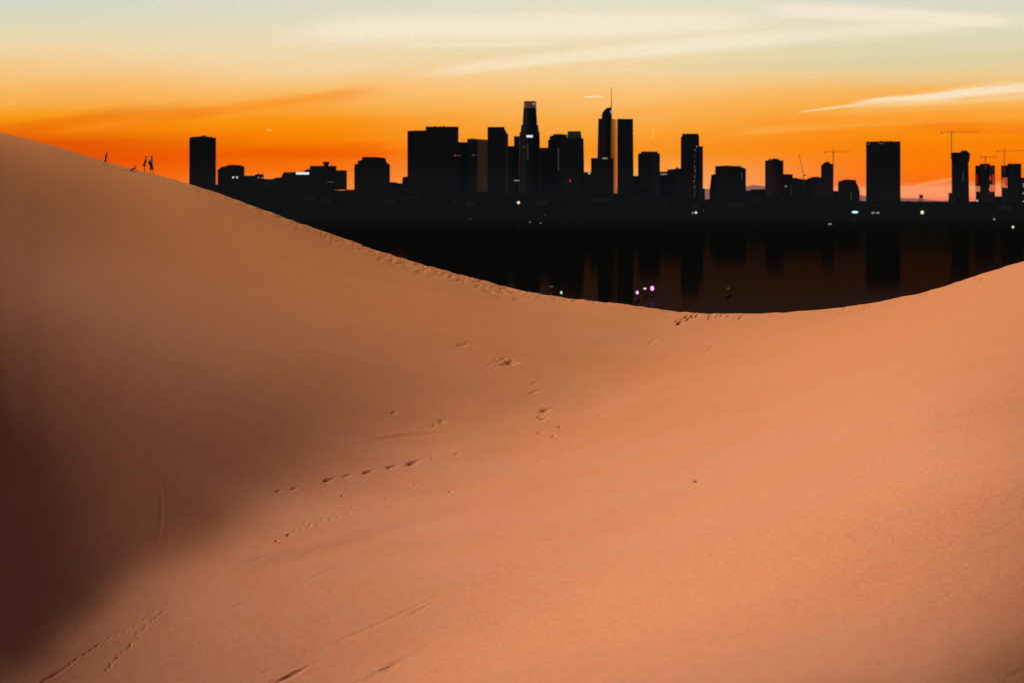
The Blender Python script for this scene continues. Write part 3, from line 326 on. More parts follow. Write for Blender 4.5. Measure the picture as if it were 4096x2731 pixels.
[-9.84,-9.88,-9.90,-9.92,-9.92,-9.91,-9.88,-9.83,-9.77,-9.69,-9.59,-9.48,-9.36,-9.24,-9.12,-9.01,-8.93,-8.90,-8.92,-9.03,-9.26,-9.55,-9.81,-9.98,-10.13,-10.22,-10.30,-10.35,-10.39,-10.43,-10.46,-10.49,-10.52,-10.55,-10.59,-10.61,-10.64,-10.65,-10.64,-10.63,-10.59,-10.56,-10.49,-10.44,-10.36,-10.29,-10.21,-10.14,-10.05,-9.97,-9.88,-9.80,-9.72,-9.64,-9.56,-9.49,-9.42,-9.35,-9.29,-9.24,-9.20,-9.16,-9.13,-9.11,-9.10,-9.11,-9.14,-9.19,-9.28,-9.41,-9.58,-9.77,-9.97,-10.18,-10.38,-10.57,-10.73,-10.84,-10.93,-10.98,-11.01,-11.02,-11.00,-10.98,-10.94,-10.90,-10.86,-10.82,-10.78,-10.75,-10.72,-10.70,-10.68,-10.67,-10.67,-10.66],
[-9.97,-10.00,-10.03,-10.04,-10.04,-10.03,-10.00,-9.95,-9.88,-9.80,-9.70,-9.58,-9.46,-9.33,-9.21,-9.09,-9.01,-8.96,-8.98,-9.07,-9.27,-9.53,-9.74,-9.86,-9.98,-10.04,-10.11,-10.15,-10.20,-10.24,-10.29,-10.33,-10.38,-10.42,-10.46,-10.49,-10.51,-10.51,-10.50,-10.49,-10.45,-10.41,-10.35,-10.29,-10.22,-10.15,-10.07,-10.00,-9.91,-9.84,-9.75,-9.67,-9.59,-9.51,-9.44,-9.37,-9.30,-9.24,-9.18,-9.13,-9.09,-9.05,-9.02,-9.00,-8.99,-9.01,-9.04,-9.09,-9.19,-9.32,-9.48,-9.67,-9.86,-10.06,-10.26,-10.45,-10.62,-10.75,-10.85,-10.93,-10.97,-11.00,-11.00,-10.99,-10.96,-10.93,-10.90,-10.87,-10.83,-10.80,-10.78,-10.76,-10.74,-10.74,-10.73,-10.73]]

# ------------------------------------------------------------------ dune surface
crest_tab = np.array([(-3000,150),(-2000,210),(-1200,310),(-500,430),(0,530),(200,580),(430,650),(620,700),(760,738),(870,775),(1100,856),(1340,944),(1600,1030),(1850,1103),(2050,1158),(2250,1193),(2440,1213),(2640,1240),(2850,1253),(3050,1254),(3300,1243),(3500,1215),(3700,1172),(3900,1108),(4096,1048),(4500,900),(5000,740),(5600,600),(7000,450)], float)
def crest_px(u):
    t = np.linspace(-3000, 7000, 2001); y = np.interp(t, crest_tab[:, 0], crest_tab[:, 1])
    k = np.exp(-0.5 * (np.arange(-40, 41) / 9.0) ** 2); k /= k.sum()
    yp = np.convolve(np.pad(y, 40, mode='edge'), k, mode='valid')
    return np.interp(u, t, yp)
Zc = np.array(DUNE)
NWc, NUc = Zc.shape
GU0, GU1, YC, YN = -1800.0, 6000.0, 180.0, 36.0
def bs(Zg, fi, axis):
    n = Zg.shape[axis]
    fi = np.clip(fi, 0, n - 1.0001); i = np.floor(fi).astype(int); t = fi - i
    B = [(1 - t) ** 3 / 6, (3 * t ** 3 - 6 * t ** 2 + 4) / 6, (-3 * t ** 3 + 3 * t ** 2 + 3 * t + 1) / 6, t ** 3 / 6]
    acc = 0
    for k in range(4):
        j = i + k - 1
        jl = np.clip(j, 0, n - 1)
        g = np.take(Zg, jl, axis=axis)
        # linear extrapolation past the ends keeps the boundary value
        if axis == 0:
            lo = (j < 0); hi = (j > n - 1)
            g = np.where(lo[:, None], 2 * Zg[0] - Zg[1], g); g = np.where(hi[:, None], 2 * Zg[-1] - Zg[-2], g)
            acc = acc + B[k][:, None] * g
        else:
            lo = (j < 0); hi = (j > n - 1)
            g = np.where(lo[None, :], (2 * Zg[:, 0] - Zg[:, 1])[:, None], g); g = np.where(hi[None, :], (2 * Zg[:, -1] - Zg[:, -2])[:, None], g)
            acc = acc + B[k][None, :] * g
    return acc
def dune_grid(uu, ww):
    """height on the tensor grid uu x ww (rows = ww)"""
    fu = (uu - GU0) / (GU1 - GU0) * (NUc - 1); fw = ww * (NWc - 1)
    Z = bs(bs(Zc, fw, 0), fu, 1)
    z0 = bs(bs(Zc, np.array([0.0]), 0), fu, 1)[0]
    exact = -(crest_px(uu) - YH) / F * YC
    return Z + (exact - z0)[None, :] * np.exp(-(ww / 0.06) ** 2)[:, None]
def w_of_Y(Y): return (1 / Y - 1 / YC) / (1 / YN - 1 / YC)
def surf(X, Y):
    u = 2048 + F * X / Y
    return float(dune_grid(np.array([u]), np.array([max(0.0, min(1.0, w_of_Y(Y)))]))[0, 0])
def on_dune(px, py):
    """world point of the dune face seen in this direction"""
    ww = np.linspace(0, 1, 1500); z = dune_grid(np.array([float(px)]), ww)[:, 0]
    Y = 1 / (1 / YC + ww * (1 / YN - 1 / YC)); yy = YH - F * z / Y
    k = int(np.argmax(yy >= py)) if py > yy[0] else 0
    return Vector(((px - 2048) / F * Y[k], Y[k], z[k]))

ud = np.arange(-160, 4262, 2.5)
uu = np.concatenate([np.linspace(-9000, -1800, 10)[:-1], np.linspace(-1800, -160, 42)[:-1], ud, np.linspace(4266, 6000, 42), np.linspace(6000, 13000, 10)[1:]])
wl = [0.0]
while wl[-1] < 1.0: wl.append(wl[-1] + (0.0010 if wl[-1] < 0.14 else 0.00125))
ww = np.array(wl); ww[-1] = 1.0
Zf = dune_grid(np.clip(uu, GU0, GU1), ww)
Yf = 1 / (1 / YC + ww * (1 / YN - 1 / YC))
Yg = np.repeat(Yf[:, None], len(uu), 1)
Xg = (uu[None, :] - 2048) / F * Yg
PY = YH - F * Zf / Yg
UG = np.repeat(uu[None, :], len(ww), 0)
D = np.zeros_like(Zf)

def cols(x0, x1): return slice(int(np.searchsorted(uu, x0)), int(np.searchsorted(uu, x1)))
def pit(px, py, L=34, H=9, depth=0.1, ang=-18, tail=0.0):
    """a windblown print: blunt deep end on the left, thinning out up-slope"""
    depth *= 0.85; L *= 1.5; H *= 0.85
    r = max(L, H) * 1.8
    c = cols(px - r, px + r + (L * 3 if tail else 0))
    ux = UG[:, c] - px; uy = PY[:, c] - py
    a = R(ang); ca, sa = math.cos(a), math.sin(a)
    s = (ux * ca + uy * sa) / (L / 2); n = (-ux * sa + uy * ca) / max(3.0, H / 2)
    wn = np.clip(0.95 - 0.3 * s, 0.65, 1.3)
    g = -depth * np.exp(-((s / np.where(s > 0, 1.2, 0.55)) ** 2 + (n / wn) ** 2))
    g += 0.16 * depth * np.exp(-(((s - 0.4) / 1.1) ** 2 + ((n + 1.5) / 0.7) ** 2))
    if tail:
        g += tail * .5 * depth * np.exp(-(((s - 3.0) / 2.2) ** 2 + ((n + 0.5) / 0.45) ** 2)) - tail * .4 * depth * np.exp(-(((s - 2.4) / 1.8) ** 2 + ((n - 0.3) / 0.5) ** 2))
    D[:, c] += g
def groove(pts, hw, depth, ragged=0.0):
    """slide mark or ledge along a curve, fading out at both ends"""
    pts = np.array(pts, float)
    if len(pts) > 2:
        k = np.linspace(0, len(pts) - 1, 12); pts = np.stack([np.interp(k, range(len(pts)), pts[:, 0]), np.interp(k, range(len(pts)), pts[:, 1])], 1)
        for _ in range(2): pts[1:-1] = (pts[:-2] + 2 * pts[1:-1] + pts[2:]) / 4
    c = cols(pts[:, 0].min() - 40, pts[:, 0].max() + 40)
    seg = np.hypot(*np.diff(pts, axis=0).T); Ltot = seg.sum(); acc = 0.0
    ux = UG[:, c]; uy = PY[:, c]
    best = np.full(ux.shape, 1e9); nn = np.zeros_like(ux); tt = np.zeros_like(ux)
    for (x0, y0), (x1, y1), L in zip(pts[:-1], pts[1:], seg):
        tx, ty = (x1 - x0) / L, (y1 - y0) / L
        ax = ux - x0; ay = uy - y0; t = np.clip(ax * tx + ay * ty, 0, L)
        d = np.hypot(ax - t * tx, ay - t * ty); m_ = d < best
        best = np.where(m_, d, best); nn = np.where(m_, (-ax * ty + ay * tx), nn); tt = np.where(m_, (acc + t) / Ltot, tt); acc += L
    e = np.clip(4 * tt * (1 - tt), 0, 1) ** 0.8
    n = np.sign(nn) * best / hw
    D[:, c] += 0.5 * depth * e * (-np.exp(-n * n) + 0.35 * np.exp(-((n + 1.6) / 0.9) ** 2))
tread = groove

big = [(1645,1849,38,11,.16),(1560,1865,32,8,.13),(1465,1887,30,8,.13),(1384,1900,30,6,.07),(1308,1918,32,8,.11),(1174,1951,22,6,.06),(1110,1964,16,5,.05),
       (1827,1814,22,6,.07),(1730,1832,16,4,.05),(2179,1637,36,12,.2),(2158,1667,22,8,.15),(2173,1673,32,9,.17),(2131,1568,34,9,.09),(2137,1531,24,7,.07),
       (2240,1706,16,5,.1),(2157,1731,18,5,.1),(2213,1743,14,5,.1),(1573,1650,20,5,.08),(1764,1680,22,4,.09),(1768,1688,20,4,.08),(1733,1701,14,4,.08),
       (1801,1961,18,5,.07),(2397,1662,14,4,.06),(1152,2137,14,6,.09),(1105,2161,10,5,.07),(1369,1980,9,4,.08)]
for x, y, L, H, d in big: pit(x, y, L, H, d * 0.9, -16, tail=0.0)
small = [(2150,1758),(2165,1762),(2070,1757),(2097,1758),(2337,1777),(2296,1792),(2254,1807),(2209,1821),(2159,1839),(2111,1857),(2056,1878),(1897,1928),
         (1206,2116),(1233,2108),(1267,2102),(1322,2082),(1369,2044),(1437,2046),(1390,2060),(1475,2024),(1240,2098),(1290,2080),(1340,2062),(1500,2010),(1545,1992),(1440,2020),
         (1220,2090),(1180,2122),(1410,2032),(1350,2070),(1570,1975),(1950,1910),(1830,1950),(1660,1932)]
for x, y in small: pit(x, y, random.uniform(8, 13), 6, random.uniform(.018, .036), -18)
trail = [(650,2447),(639,2455),(621,2472),(608,2482),(578,2508),(570,2519),(545,2540),(552,2551),(522,2571),(520,2582),(513,2588),(490,2608),(468,2628),(462,2634),(440,2655),(440,2666),(425,2676)]
for x, y in trail: pit(x, y, 8.5, 6, .019, -38)
trail2 = [(670,2410),(620,2440),(575,2475),(536,2504),(500,2520),(474,2532),(436,2554),(388,2582),(363,2600),(337,2613),(302,2638),(275,2655),(251,2671),(232,2686),(217,2697),(203,2704),(191,2711),(178,2720),(164,2728)]
for x, y in trail2: pit(x + random.uniform(-3, 3), y + random.uniform(-2, 2), 12, 5, .014 if x > 390 else .022, -36)
for x, y, L, H in [(2705,1282,14,7),(2717,1288,16,8),(2731,1285,22,6),(2726,1275,16,4),(2743,1265,15,5),(2751,1277,15,5),(2767,1261,14,4),(2770,1270,17,5),(2787,1260,16,4),(2756,1268,12,4),
                   (2838,1262,12,5),(2836,1273,10,6),(2846,1272,10,4),(2850,1262,10,5),(2864,1264,20,4),(2884,1261,14,3),(2913,1263,14,4),(2962,1270,18,4),(2712,1292,16,4)]:
    pit(x, y, L, H * 0.9, .17, -28)
for x0, y0, x1, y1, hw, dp in [(2591,1377,2620,1361,4,.10),(2645,1366,2672,1352,4,.10),(2838,1390,2860,1380,4,.10),(2812,1408,2846,1393,4,.09),(2640,1432,2700,1402,4,.05),(2975,1300,3060,1272,6,.06),
        (3040,1296,3120,1268,6,.05),(2990,1450,3080,1400,6,.04),(3080,1402,3210,1348,6,.05),
        (3540,1902,3715,1793,10,.05),(2780,1925,2830,1908,5,.05),(4000,1155,4060,1132,4,.05),(3690,1190,3730,1178,5,.07)]:
    groove([(x0, y0), (x1, y1)], hw, dp * 0.7)
for k in range(8):
    y = 2735 - k * 6; x = 1070 + k * 14 + random.uniform(-10, 10); L = random.uniform(60, 130)
    groove([(x, y), (x + L * .5, y - L * .26), (x + L, y - L * .42)], random.uniform(2, 3.4), random.uniform(.02, .05))
groove([(1100,2732),(1160,2702),(1210,2674),(1246,2655)], 5, .045)
groove([(1040,2688),(1085,2676)], 3, .03)
for k in range(15):
    y = 2738 - k * 6.5; x = 1405 + k * 11 + random.uniform(-14, 14); L = random.uniform(50, 170)
    groove([(x, y), (x + L * .5, y - L * .24), (x + L, y - L * .40)], random.uniform(1.8, 3.2), random.uniform(.015, .045))
groove([(1286,2596),(1550,2480),(1800,2358)], 5, .03)
groove([(1640,2452),(1740,2408)], 5, .04); groove([(1600,2475),(1700,2432)], 4, .03)
groove([(1478,1760),(1560,1748),(1680,1738),(1760,1737),(1800,1730)], 6, .07)
groove([(628,1880),(647,2000),(646,2075),(628,2190)], 9, .007)
tread([(1000,2262),(1158,2231),(1308,2207),(1444,2156),(1648,2116),(1850,2085)], 26, .085)
# disturbed patch
for k in range(16): pit(2010 + random.gauss(0, 26), 1450 + random.gauss(0, 9), random.uniform(14, 34), random.uniform(4, 7), .06, random.uniform(-25, 15))
for k in range(6): pit(1876 + random.gauss(0, 16), 1380 + random.gauss(0, 3), 20, 4, .05, -5)
for k in range(8): pit(2030 + random.gauss(0, 18), 1452 + random.gauss(0, 4), 26, 6, .08, -12)
# trodden crest
for k in range(800):
    x = random.triangular(640, 2560, 1750)
    t = (x - 640) / 1900
    off = abs(random.gauss(0, 1)) * (5 + 13 * math.sin(math.pi * min(1, t)) ** 2)
    y = float(crest_px(x)) + 2 + off
    sz = random.uniform(8, 20)
    pit(x, y, sz, sz * random.uniform(.25, .45), random.uniform(.016, .045) * (0.3 + 0.75 * t), 20 * (1 - t) - 12)
for k in range(26):
    x = random.uniform(1500, 2200); y = float(crest_px(x)) + 20 + random.uniform(0, 26)
    pit(x, y, random.uniform(24, 46), random.uniform(6, 10), .06, 12)
for k in range(60):
    x = random.uniform(3300, 4150); y = float(crest_px(x)) + 3 + abs(random.gauss(0, 10))
    pit(x, y, random.uniform(10, 34), random.uniform(3, 5), .05, -24)
# faint wind streaks combed up the bright face
for k in range(150):
    x = random.uniform(900, 4200); y = random.uniform(1280, 2731)
    if y < 2450 - 0.42 * (x - 500): continue
    L = random.uniform(30, 220); a = R(-random.uniform(20, 30))
    groove([(x, y), (x + L * math.cos(a), y + L * math.sin(a))], random.uniform(4, 11), random.uniform(.004, .014))
Zf = Zf + D
# value-noise undulation in world metres
def vnoise(X, Y, s, seed):
    r = np.random.default_rng(seed); G = r.standard_normal((128, 128))
    x = X / s + 1000.5; y = Y / s + 1000.5
    i = np.floor(x).astype(int); j = np.floor(y).astype(int); fx = x - i; fy = y - j
    fx = fx * fx * fx * (fx * (fx * 6 - 15) + 10); fy = fy * fy * fy * (fy * (fy * 6 - 15) + 10)
    g = lambda a, b: G[a % 128, b % 128]
    return (g(i, j) * (1 - fx) + g(i + 1, j) * fx) * (1 - fy) + (g(i, j + 1) * (1 - fx) + g(i + 1, j + 1) * fx) * fy
pa, pb = on_dune(2000, 2450), on_dune(2600, 2180)
sa = math.atan2(pb.y - pa.y, pb.x - pa.x)
Xr = Xg * math.cos(sa) + Yg * math.sin(sa); Yr = -Xg * math.sin(sa) + Yg * math.cos(sa)
Zf += 0.020 * vnoise(Xr / 6, Yr, 1.6, 3) * np.clip((UG - 500) / 1500, 0.3, 1.0) + 0.06 * vnoise(Xr / 5, Yr, 4.0, 4) * np.clip((UG - 500) / 1500, 0.15, 1.0)
Zf[:14] += (0.036 * vnoise(Xg, Yg, 0.7, 5) * np.clip((uu[None, :] - 300) / 600, 0.2, 1.0))[:14] * np.linspace(1, 0, 14)[:, None]

rows_X = [Xg]; rows_Y = [Yg]; rows_Z = [Zf]
# lee side behind the crest
lee = []
zcr = Zf[0]
uw = np.clip(uu, -9000, 13000)
for d in [0.25, 0.6, 1.2, 2.5, 5, 10, 18, 28, 40, 54, 70, 86, 104]:
    Yd = YC + d
    z = zcr - 0.07 * min(d, 1.2) - 0.62 * max(0, d - 0.6)
    z = np.maximum(z, -39.5 - 0.01 * d)
    lee.append(((uw - 2048) / F * Yd, np.full(len(uu), Yd), z))
# near side, down to the photographer's feet
near = []
for Yd in [35, 33, 30, 26, 22, 18, 14, 10, 7, 4, 2]:
    t = (Yd - 2) / (YN - 2)
    z = -1.7 + (Zf[-1] + 1.7) * t
    near.append(((uu - 2048) / F * Yd, np.full(len(uu), float(Yd)), z))
XX = np.vstack([np.array([l[0] for l in lee[::-1]]), Xg, np.array([l[0] for l in near])])
YY = np.vstack([np.array([l[1] for l in lee[::-1]]), Yg, np.array([l[1] for l in near])])
ZZ = np.vstack([np.array([l[2] for l in lee[::-1]]), Zf, np.array([l[2] for l in near])])
nr, nc = XX.shape
co = np.stack([XX, YY, ZZ], -1).reshape(-1, 3).astype(np.float32)
ii = np.arange(nr * nc).reshape(nr, nc)
quads = np.stack([ii[1:, :-1], ii[1:, 1:], ii[:-1, 1:], ii[:-1, :-1]], -1).reshape(-1, 4).astype(np.int32)
me = bpy.data.meshes.new('sand_dune')
me.vertices.add(len(co)); me.vertices.foreach_set('co', co.ravel())
me.loops.add(quads.size); me.loops.foreach_set('vertex_index', quads.ravel())
me.polygons.add(len(quads)); me.polygons.foreach_set('loop_start', np.arange(0, quads.size, 4, dtype=np.int32))
me.polygons.foreach_set('loop_total', np.full(len(quads), 4, dtype=np.int32))
me.polygons.foreach_set('use_smooth', np.ones(len(quads), dtype=bool))
me.update(calc_edges=True); me.validate()
dune = bpy.data.objects.new('sand_dune', me); COL.objects.link(dune)
tag(dune, kind='structure', label='smooth orange sand dune dipping to a saddle, with footprints along its crest')

m, nt, b = new_mat('sand')
tc = nt.new('ShaderNodeTexCoord').outputs['Object']
mp = nt.new('ShaderNodeMapping'); nt.put(mp.inputs[0], tc); mp.inputs['Rotation'].default_value = (0, 0, -sa); mp.inputs['Scale'].default_value = (0.16, 1, 1)
f1 = nt.noise(tc, 14.0, 4, 0.75); f2 = nt.noise(mp.outputs[0], 0.35, 5, 0.55); f3 = nt.noise(tc, 2.6, 5, 0.7); f4 = nt.noise(mp.outputs[0], 0.09, 3, 0.5)
base = nt.mix(nt.smooth(f1, 0.25, 0.75), (0.3588, 0.1450, 0.0850), (0.6240, 0.2620, 0.1330))
base = nt.mix(nt.m('MULTIPLY', nt.smooth(f2, 0.3, 0.75), 0.30), base, (0.5616, 0.2028, 0.0897))
base = nt.mix(nt.m('MULTIPLY', nt.smooth(f3, 0.35, 0.75), 0.22), base, (0.4368, 0.2106, 0.1326))
base = nt.mix(nt.m('MULTIPLY', nt.smooth(f4, 0.3, 0.7), 0.38), base, (0.5148, 0.2380, 0.1600))
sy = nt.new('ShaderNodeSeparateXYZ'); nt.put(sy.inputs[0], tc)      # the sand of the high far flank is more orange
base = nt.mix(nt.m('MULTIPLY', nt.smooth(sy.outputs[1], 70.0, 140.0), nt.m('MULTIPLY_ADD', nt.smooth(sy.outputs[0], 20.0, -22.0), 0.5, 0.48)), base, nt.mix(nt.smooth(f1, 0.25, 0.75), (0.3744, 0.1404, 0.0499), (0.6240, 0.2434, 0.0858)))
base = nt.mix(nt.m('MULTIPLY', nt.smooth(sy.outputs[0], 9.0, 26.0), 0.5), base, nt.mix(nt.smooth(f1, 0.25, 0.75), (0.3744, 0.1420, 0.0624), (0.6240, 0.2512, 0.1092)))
cn = nt.new('ShaderNodeTexNoise'); nt.put(cn.inputs['Vector'], tc); cn.inputs['Scale'].default_value = 5.0; cn.inputs['Detail'].default_value = 4.0; cn.inputs['Roughness'].default_value = 0.75
base = nt.mix(0.34, base, nt.mix(1.0, base, nt.mix(1.0, cn.outputs['Color'], (2.0, 2.0, 2.0), 'MULTIPLY'), 'MULTIPLY'))
nt.put(b.inputs['Base Color'], base)
b.inputs['Roughness'].default_value = 0.95; b.inputs['Specular IOR Level'].default_value = 0.12
bp = nt.new('ShaderNodeBump'); bp.inputs['Strength'].default_value = 0.35; bp.inputs['Distance'].default_value = 0.03
nt.put(bp.inputs['Height'], nt.m('ADD', f1, nt.m('MULTIPLY', f3, 0.8)))
nt.put(b.inputs['Normal'], bp.outputs[0])
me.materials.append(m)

# small dark things lying on the sand
def rock(name, px, py, w_, h_, d_, mat, label, cat, seed):
    p = on_dune(px, py); o = empty(name, p) if False else None
    r = random.Random(seed)
    bm = bmesh.new(); bmesh.ops.create_icosphere(bm, subdivisions=3, radius=0.5)
    for v in bm.verts:
        n = 1 + 0.18 * math.sin(v.co.x * 9 + seed) + 0.14 * math.sin(v.co.y * 13 + v.co.z * 7) + r.uniform(-.03, .03)
        v.co = Vector((v.co.x * w_, v.co.y * d_, v.co.z * h_)) * n
    me_ = bpy.data.meshes.new(name); bm.to_mesh(me_); bm.free(); me_.materials.append(mat)
    o = bpy.data.objects.new(name, me_); COL.objects.link(o)
    o.location = p + Vector((0, 0, h_ * 0.32)); o.rotation_euler = (0, R(-22), R(12))
    return tag(o, label, cat)
dark_rock = simple('dark_stone', (0.012, 0.013, 0.018), 0.5, 0.5, 0.4, 12)
rock('stone', 2779, 1931, 0.20, 0.11, 0.12, dark_rock, 'dark bluish stone lying alone on the bright sand slope', 'stone', 1)

# ------------------------------------------------------------------ water, shore, hills
m, nt, b = new_mat('lake_water')
for n in list(m.node_tree.nodes):
    if n.type == 'BSDF_PRINCIPLED': m.node_tree.nodes.remove(n)
gl = nt.new('ShaderNodeBsdfGlossy'); gl.inputs['Roughness'].default_value = 0.045
df = nt.new('ShaderNodeBsdfDiffuse'); 
tc = nt.new('ShaderNodeTexCoord').outputs['Object']
fn = nt.noise(tc, 0.004, 4, 0.6)
sy = nt.new('ShaderNodeSeparateXYZ'); nt.put(sy.inputs[0], tc)
far = nt.smooth(sy.outputs[1], 650.0, 1800.0); nt.put(df.inputs[0], nt.mix(nt.smooth(sy.outputs[1], 1500.0, 5400.0), (0.0020, 0.0022, 0.0024), nt.mix(nt.smooth(nt.noise(tc, 0.0022, 4, 0.6), 0.3, 0.7), (0.0040, 0.0052, 0.0066), (0.0060, 0.0080, 0.0100))))     # haze and fading reflection painted by distance from the dune
nt.put(gl.inputs[0], nt.mix(far, nt.mix(fn, (0.015, 0.010, 0.022), (0.020, 0.014, 0.03)), (0.0028, 0.0055, 0.0085)))
bp = nt.new('ShaderNodeBump'); bp.inputs['Strength'].default_value = 0.05; bp.inputs['Distance'].default_value = 0.05
nt.put(bp.inputs['Height'], nt.noise(tc, 0.9, 3, 0.5)); nt.put(gl.inputs['Normal'], bp.outputs[0])
ad = nt.new('ShaderNodeAddShader'); nt.put(ad.inputs[0], gl.outputs[0]); nt.put(ad.inputs[1], df.outputs[0])
nt.put(m.node_tree.nodes['Material Output'].inputs[0], ad.outputs[0])
xs = [-9000, -1500, 0, 1500, 9000]; ys = [120, 1500, 3500, 5420, 9000]
vs = [(x, y, WATER) for y in ys for x in xs]
fs = [(j * 5 + i, j * 5 + i + 1, (j + 1) * 5 + i + 1, (j + 1) * 5 + i) for j in range(4) for i in range(4)]
tag(mesh_obj('water', vs, fs, m), kind='structure', label='black lake water faintly mirroring the skyline')

land_m = simple('dark_land', (0.0006, 0.0007, 0.0008), 0.95, 0.02, 0.5, 0.004, (0.0030, 0.0038, 0.0046), 1.0)  # emission stands in for haze over the shore
hill_tab = np.array([(-4000,780),(-800,760),(300,742),(757,736),(1000,744),(1380,764),(1600,752),(2000,772),(2500,776),(2800,800),(2850,806),(3000,790),(3100,786),(3300,794),(3450,806),(3620,808),(3900,810),(4300,808),(7000,812),(9000,812)], float)
def hill_z(u):
    return (YH - np.interp(u, hill_tab[:, 0], hill_tab[:, 1])) / F * 5640.0
lu = np.linspace(-4000, 8000, 601)
rowsL = []
base_z = WATER - 0.6
for k, (Yl, t) in enumerate([(5385, 0), (5400, 0.04), (5430, 0.13), (5470, 0.34), (5520, 0.58), (5570, 0.8), (5610, 0.94), (5640, 1.0), (5900, 1.0), (6500, 0.98), (7500, 0.6), (9000, 0.1), (14000, 0.0), (45000, 0.0), (88000, 0.0)]):
    hz = hill_z(lu); shore = 0.5 if k else 0
    jitter = (rng.standard_normal(len(lu)) * 1.4 if 1 < k < 8 else 0)
    z = base_z + shore + (hz - base_z) * t + jitter * min(1, t * 3)
    X = (lu - 2048) / F * 5640 * (1 if Yl < 7500 else Yl / 7500)
    rowsL.append([(x, Yl, zz) for x, zz in zip(X, z)])
nL = len(lu)
vs = [v for r_ in rowsL for v in r_]
fs = [(j * nL + i, j * nL + i + 1, (j + 1) * nL + i + 1, (j + 1) * nL + i) for j in range(len(rowsL) - 1) for i in range(nL - 1)]
tag(mesh_obj('shore_land', vs, fs, land_m, smooth=True), kind='structure', label='dark rising shore the city stands on')

mtn_m, nt, b = new_mat('hazy_mountain')
tc = nt.new('ShaderNodeTexCoord').outputs['Object']
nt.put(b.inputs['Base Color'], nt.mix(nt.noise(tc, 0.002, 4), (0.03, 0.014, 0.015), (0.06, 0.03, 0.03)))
b.inputs['Emission Color'].default_value = (0.19, 0.052, 0.045, 1); b.inputs['Emission Strength'].default_value = 1.0  # airlight haze put in as reddish emission
b.inputs['Roughness'].default_value = 1.0
mt = np.array([(-1500,805),(600,790),(1500,790),(2500,775),(2800,756),(2830,758),(2985,745),(3020,741),(3060,748),(3300,770),(3440,783),(3470,786),(3600,790),(3640,795),(3700,799),(3760,804),(3900,806),(4100,805),(5500,800),(7000,806)], float)
mu = np.linspace(-1500, 7000, 340)
vs = []; fs = []
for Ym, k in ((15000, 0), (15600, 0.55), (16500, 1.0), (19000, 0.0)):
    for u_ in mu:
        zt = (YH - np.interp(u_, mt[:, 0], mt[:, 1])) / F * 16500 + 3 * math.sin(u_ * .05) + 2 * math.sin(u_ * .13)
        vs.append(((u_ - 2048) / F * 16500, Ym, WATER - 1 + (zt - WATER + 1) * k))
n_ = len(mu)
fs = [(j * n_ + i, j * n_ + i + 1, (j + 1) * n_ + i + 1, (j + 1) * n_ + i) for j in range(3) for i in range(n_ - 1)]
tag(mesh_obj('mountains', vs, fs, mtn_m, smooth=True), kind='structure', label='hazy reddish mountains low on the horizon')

# ------------------------------------------------------------------ facades
def facade(name, col, rough=0.32, spec=0.5, floor_h=3.9, bay=3.2, haze=(0.0022, 0.0027, 0.0032)):
    m, nt, b = new_mat(name)
    tc = nt.new('ShaderNodeTexCoord').outputs['Object']
    s3 = nt.new('ShaderNodeSeparateXYZ'); nt.put(s3.inputs[0], tc)
    fz = nt.m('FRACT', nt.m('DIVIDE', s3.outputs[2], floor_h))
    fx = nt.m('FRACT', nt.m('DIVIDE', nt.m('ADD', s3.outputs[0], s3.outputs[1]), bay))
    glass = nt.m('MULTIPLY', nt.m('GREATER_THAN', fz, 0.38), nt.m('GREATER_THAN', fx, 0.22))
    wn = nt.new('ShaderNodeTexWhiteNoise')
    nt.put(wn.inputs[0], nt.xyz(nt.m('FLOOR', nt.m('DIVIDE', s3.outputs[0], bay)), nt.m('FLOOR', nt.m('DIVIDE', s3.outputs[1], bay)), nt.m('FLOOR', nt.m('DIVIDE', s3.outputs[2], floor_h))))
    nt.put(b.inputs['Base Color'], nt.mix(glass, tuple(v * 1.7 for v in col), col))
    nt.put(b.inputs['Roughness'], nt.m('MULTIPLY_ADD', nt.m('MULTIPLY', glass, -0.5), rough, nt.m('MULTIPLY_ADD', wn.outputs[0], 0.1, rough)))
    b.inputs['Specular IOR Level'].default_value = spec
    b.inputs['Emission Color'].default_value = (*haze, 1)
    nt.put(b.inputs['Emission Strength'], nt.m('MULTIPLY_ADD', nt.smooth(s3.outputs[2], 110.0, 0.0), 0.9, 0.9))      # dusk haze painted as emission, strongest at street level
    return m
M = {}
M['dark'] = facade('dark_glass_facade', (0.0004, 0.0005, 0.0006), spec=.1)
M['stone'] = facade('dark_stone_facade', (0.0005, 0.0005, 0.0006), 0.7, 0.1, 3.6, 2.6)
M['skyglow'] = facade('skyglow_tint_facade', (0.003, 0.0012, 0.0012), 0.45, 0.12, haze=(0.0058, 0.0034, 0.0038))  # warm skylight on side faces painted into base colour and emission
M['warm'] = facade('warm_dark_facade', (0.0007, 0.0005, 0.0006), 0.6, 0.05, haze=(0.0036, 0.0029, 0.0035))  # warmer emission paints haze and lit side faces
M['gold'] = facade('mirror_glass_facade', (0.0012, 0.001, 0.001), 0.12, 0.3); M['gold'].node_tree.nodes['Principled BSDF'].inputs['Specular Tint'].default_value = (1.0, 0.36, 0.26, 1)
M['green'] = simple('green_glass_top', (0.002, 0.004, 0.0035), 0.3, 0.3, 0.3, 0.1, (0.004, 0.007, 0.006), 1.0)
M['steel'] = simple('crane_steel', (0.05, 0.012, 0.008), 0.6, 0.3, 0.3, 1.0)
M['roof'] = simple('roof_plant_metal', (0.0012, 0.0012, 0.0013), 0.7, 0.15, 0.4, 0.2)
def glow(name, col, s): return simple(name, (0.02, 0.02, 0.02), 0.5, 0.2, 0.1, 1.0, lin(col), s)
M['l_white'] = glow('white_lit_sign', (226, 236, 232), 1.0)
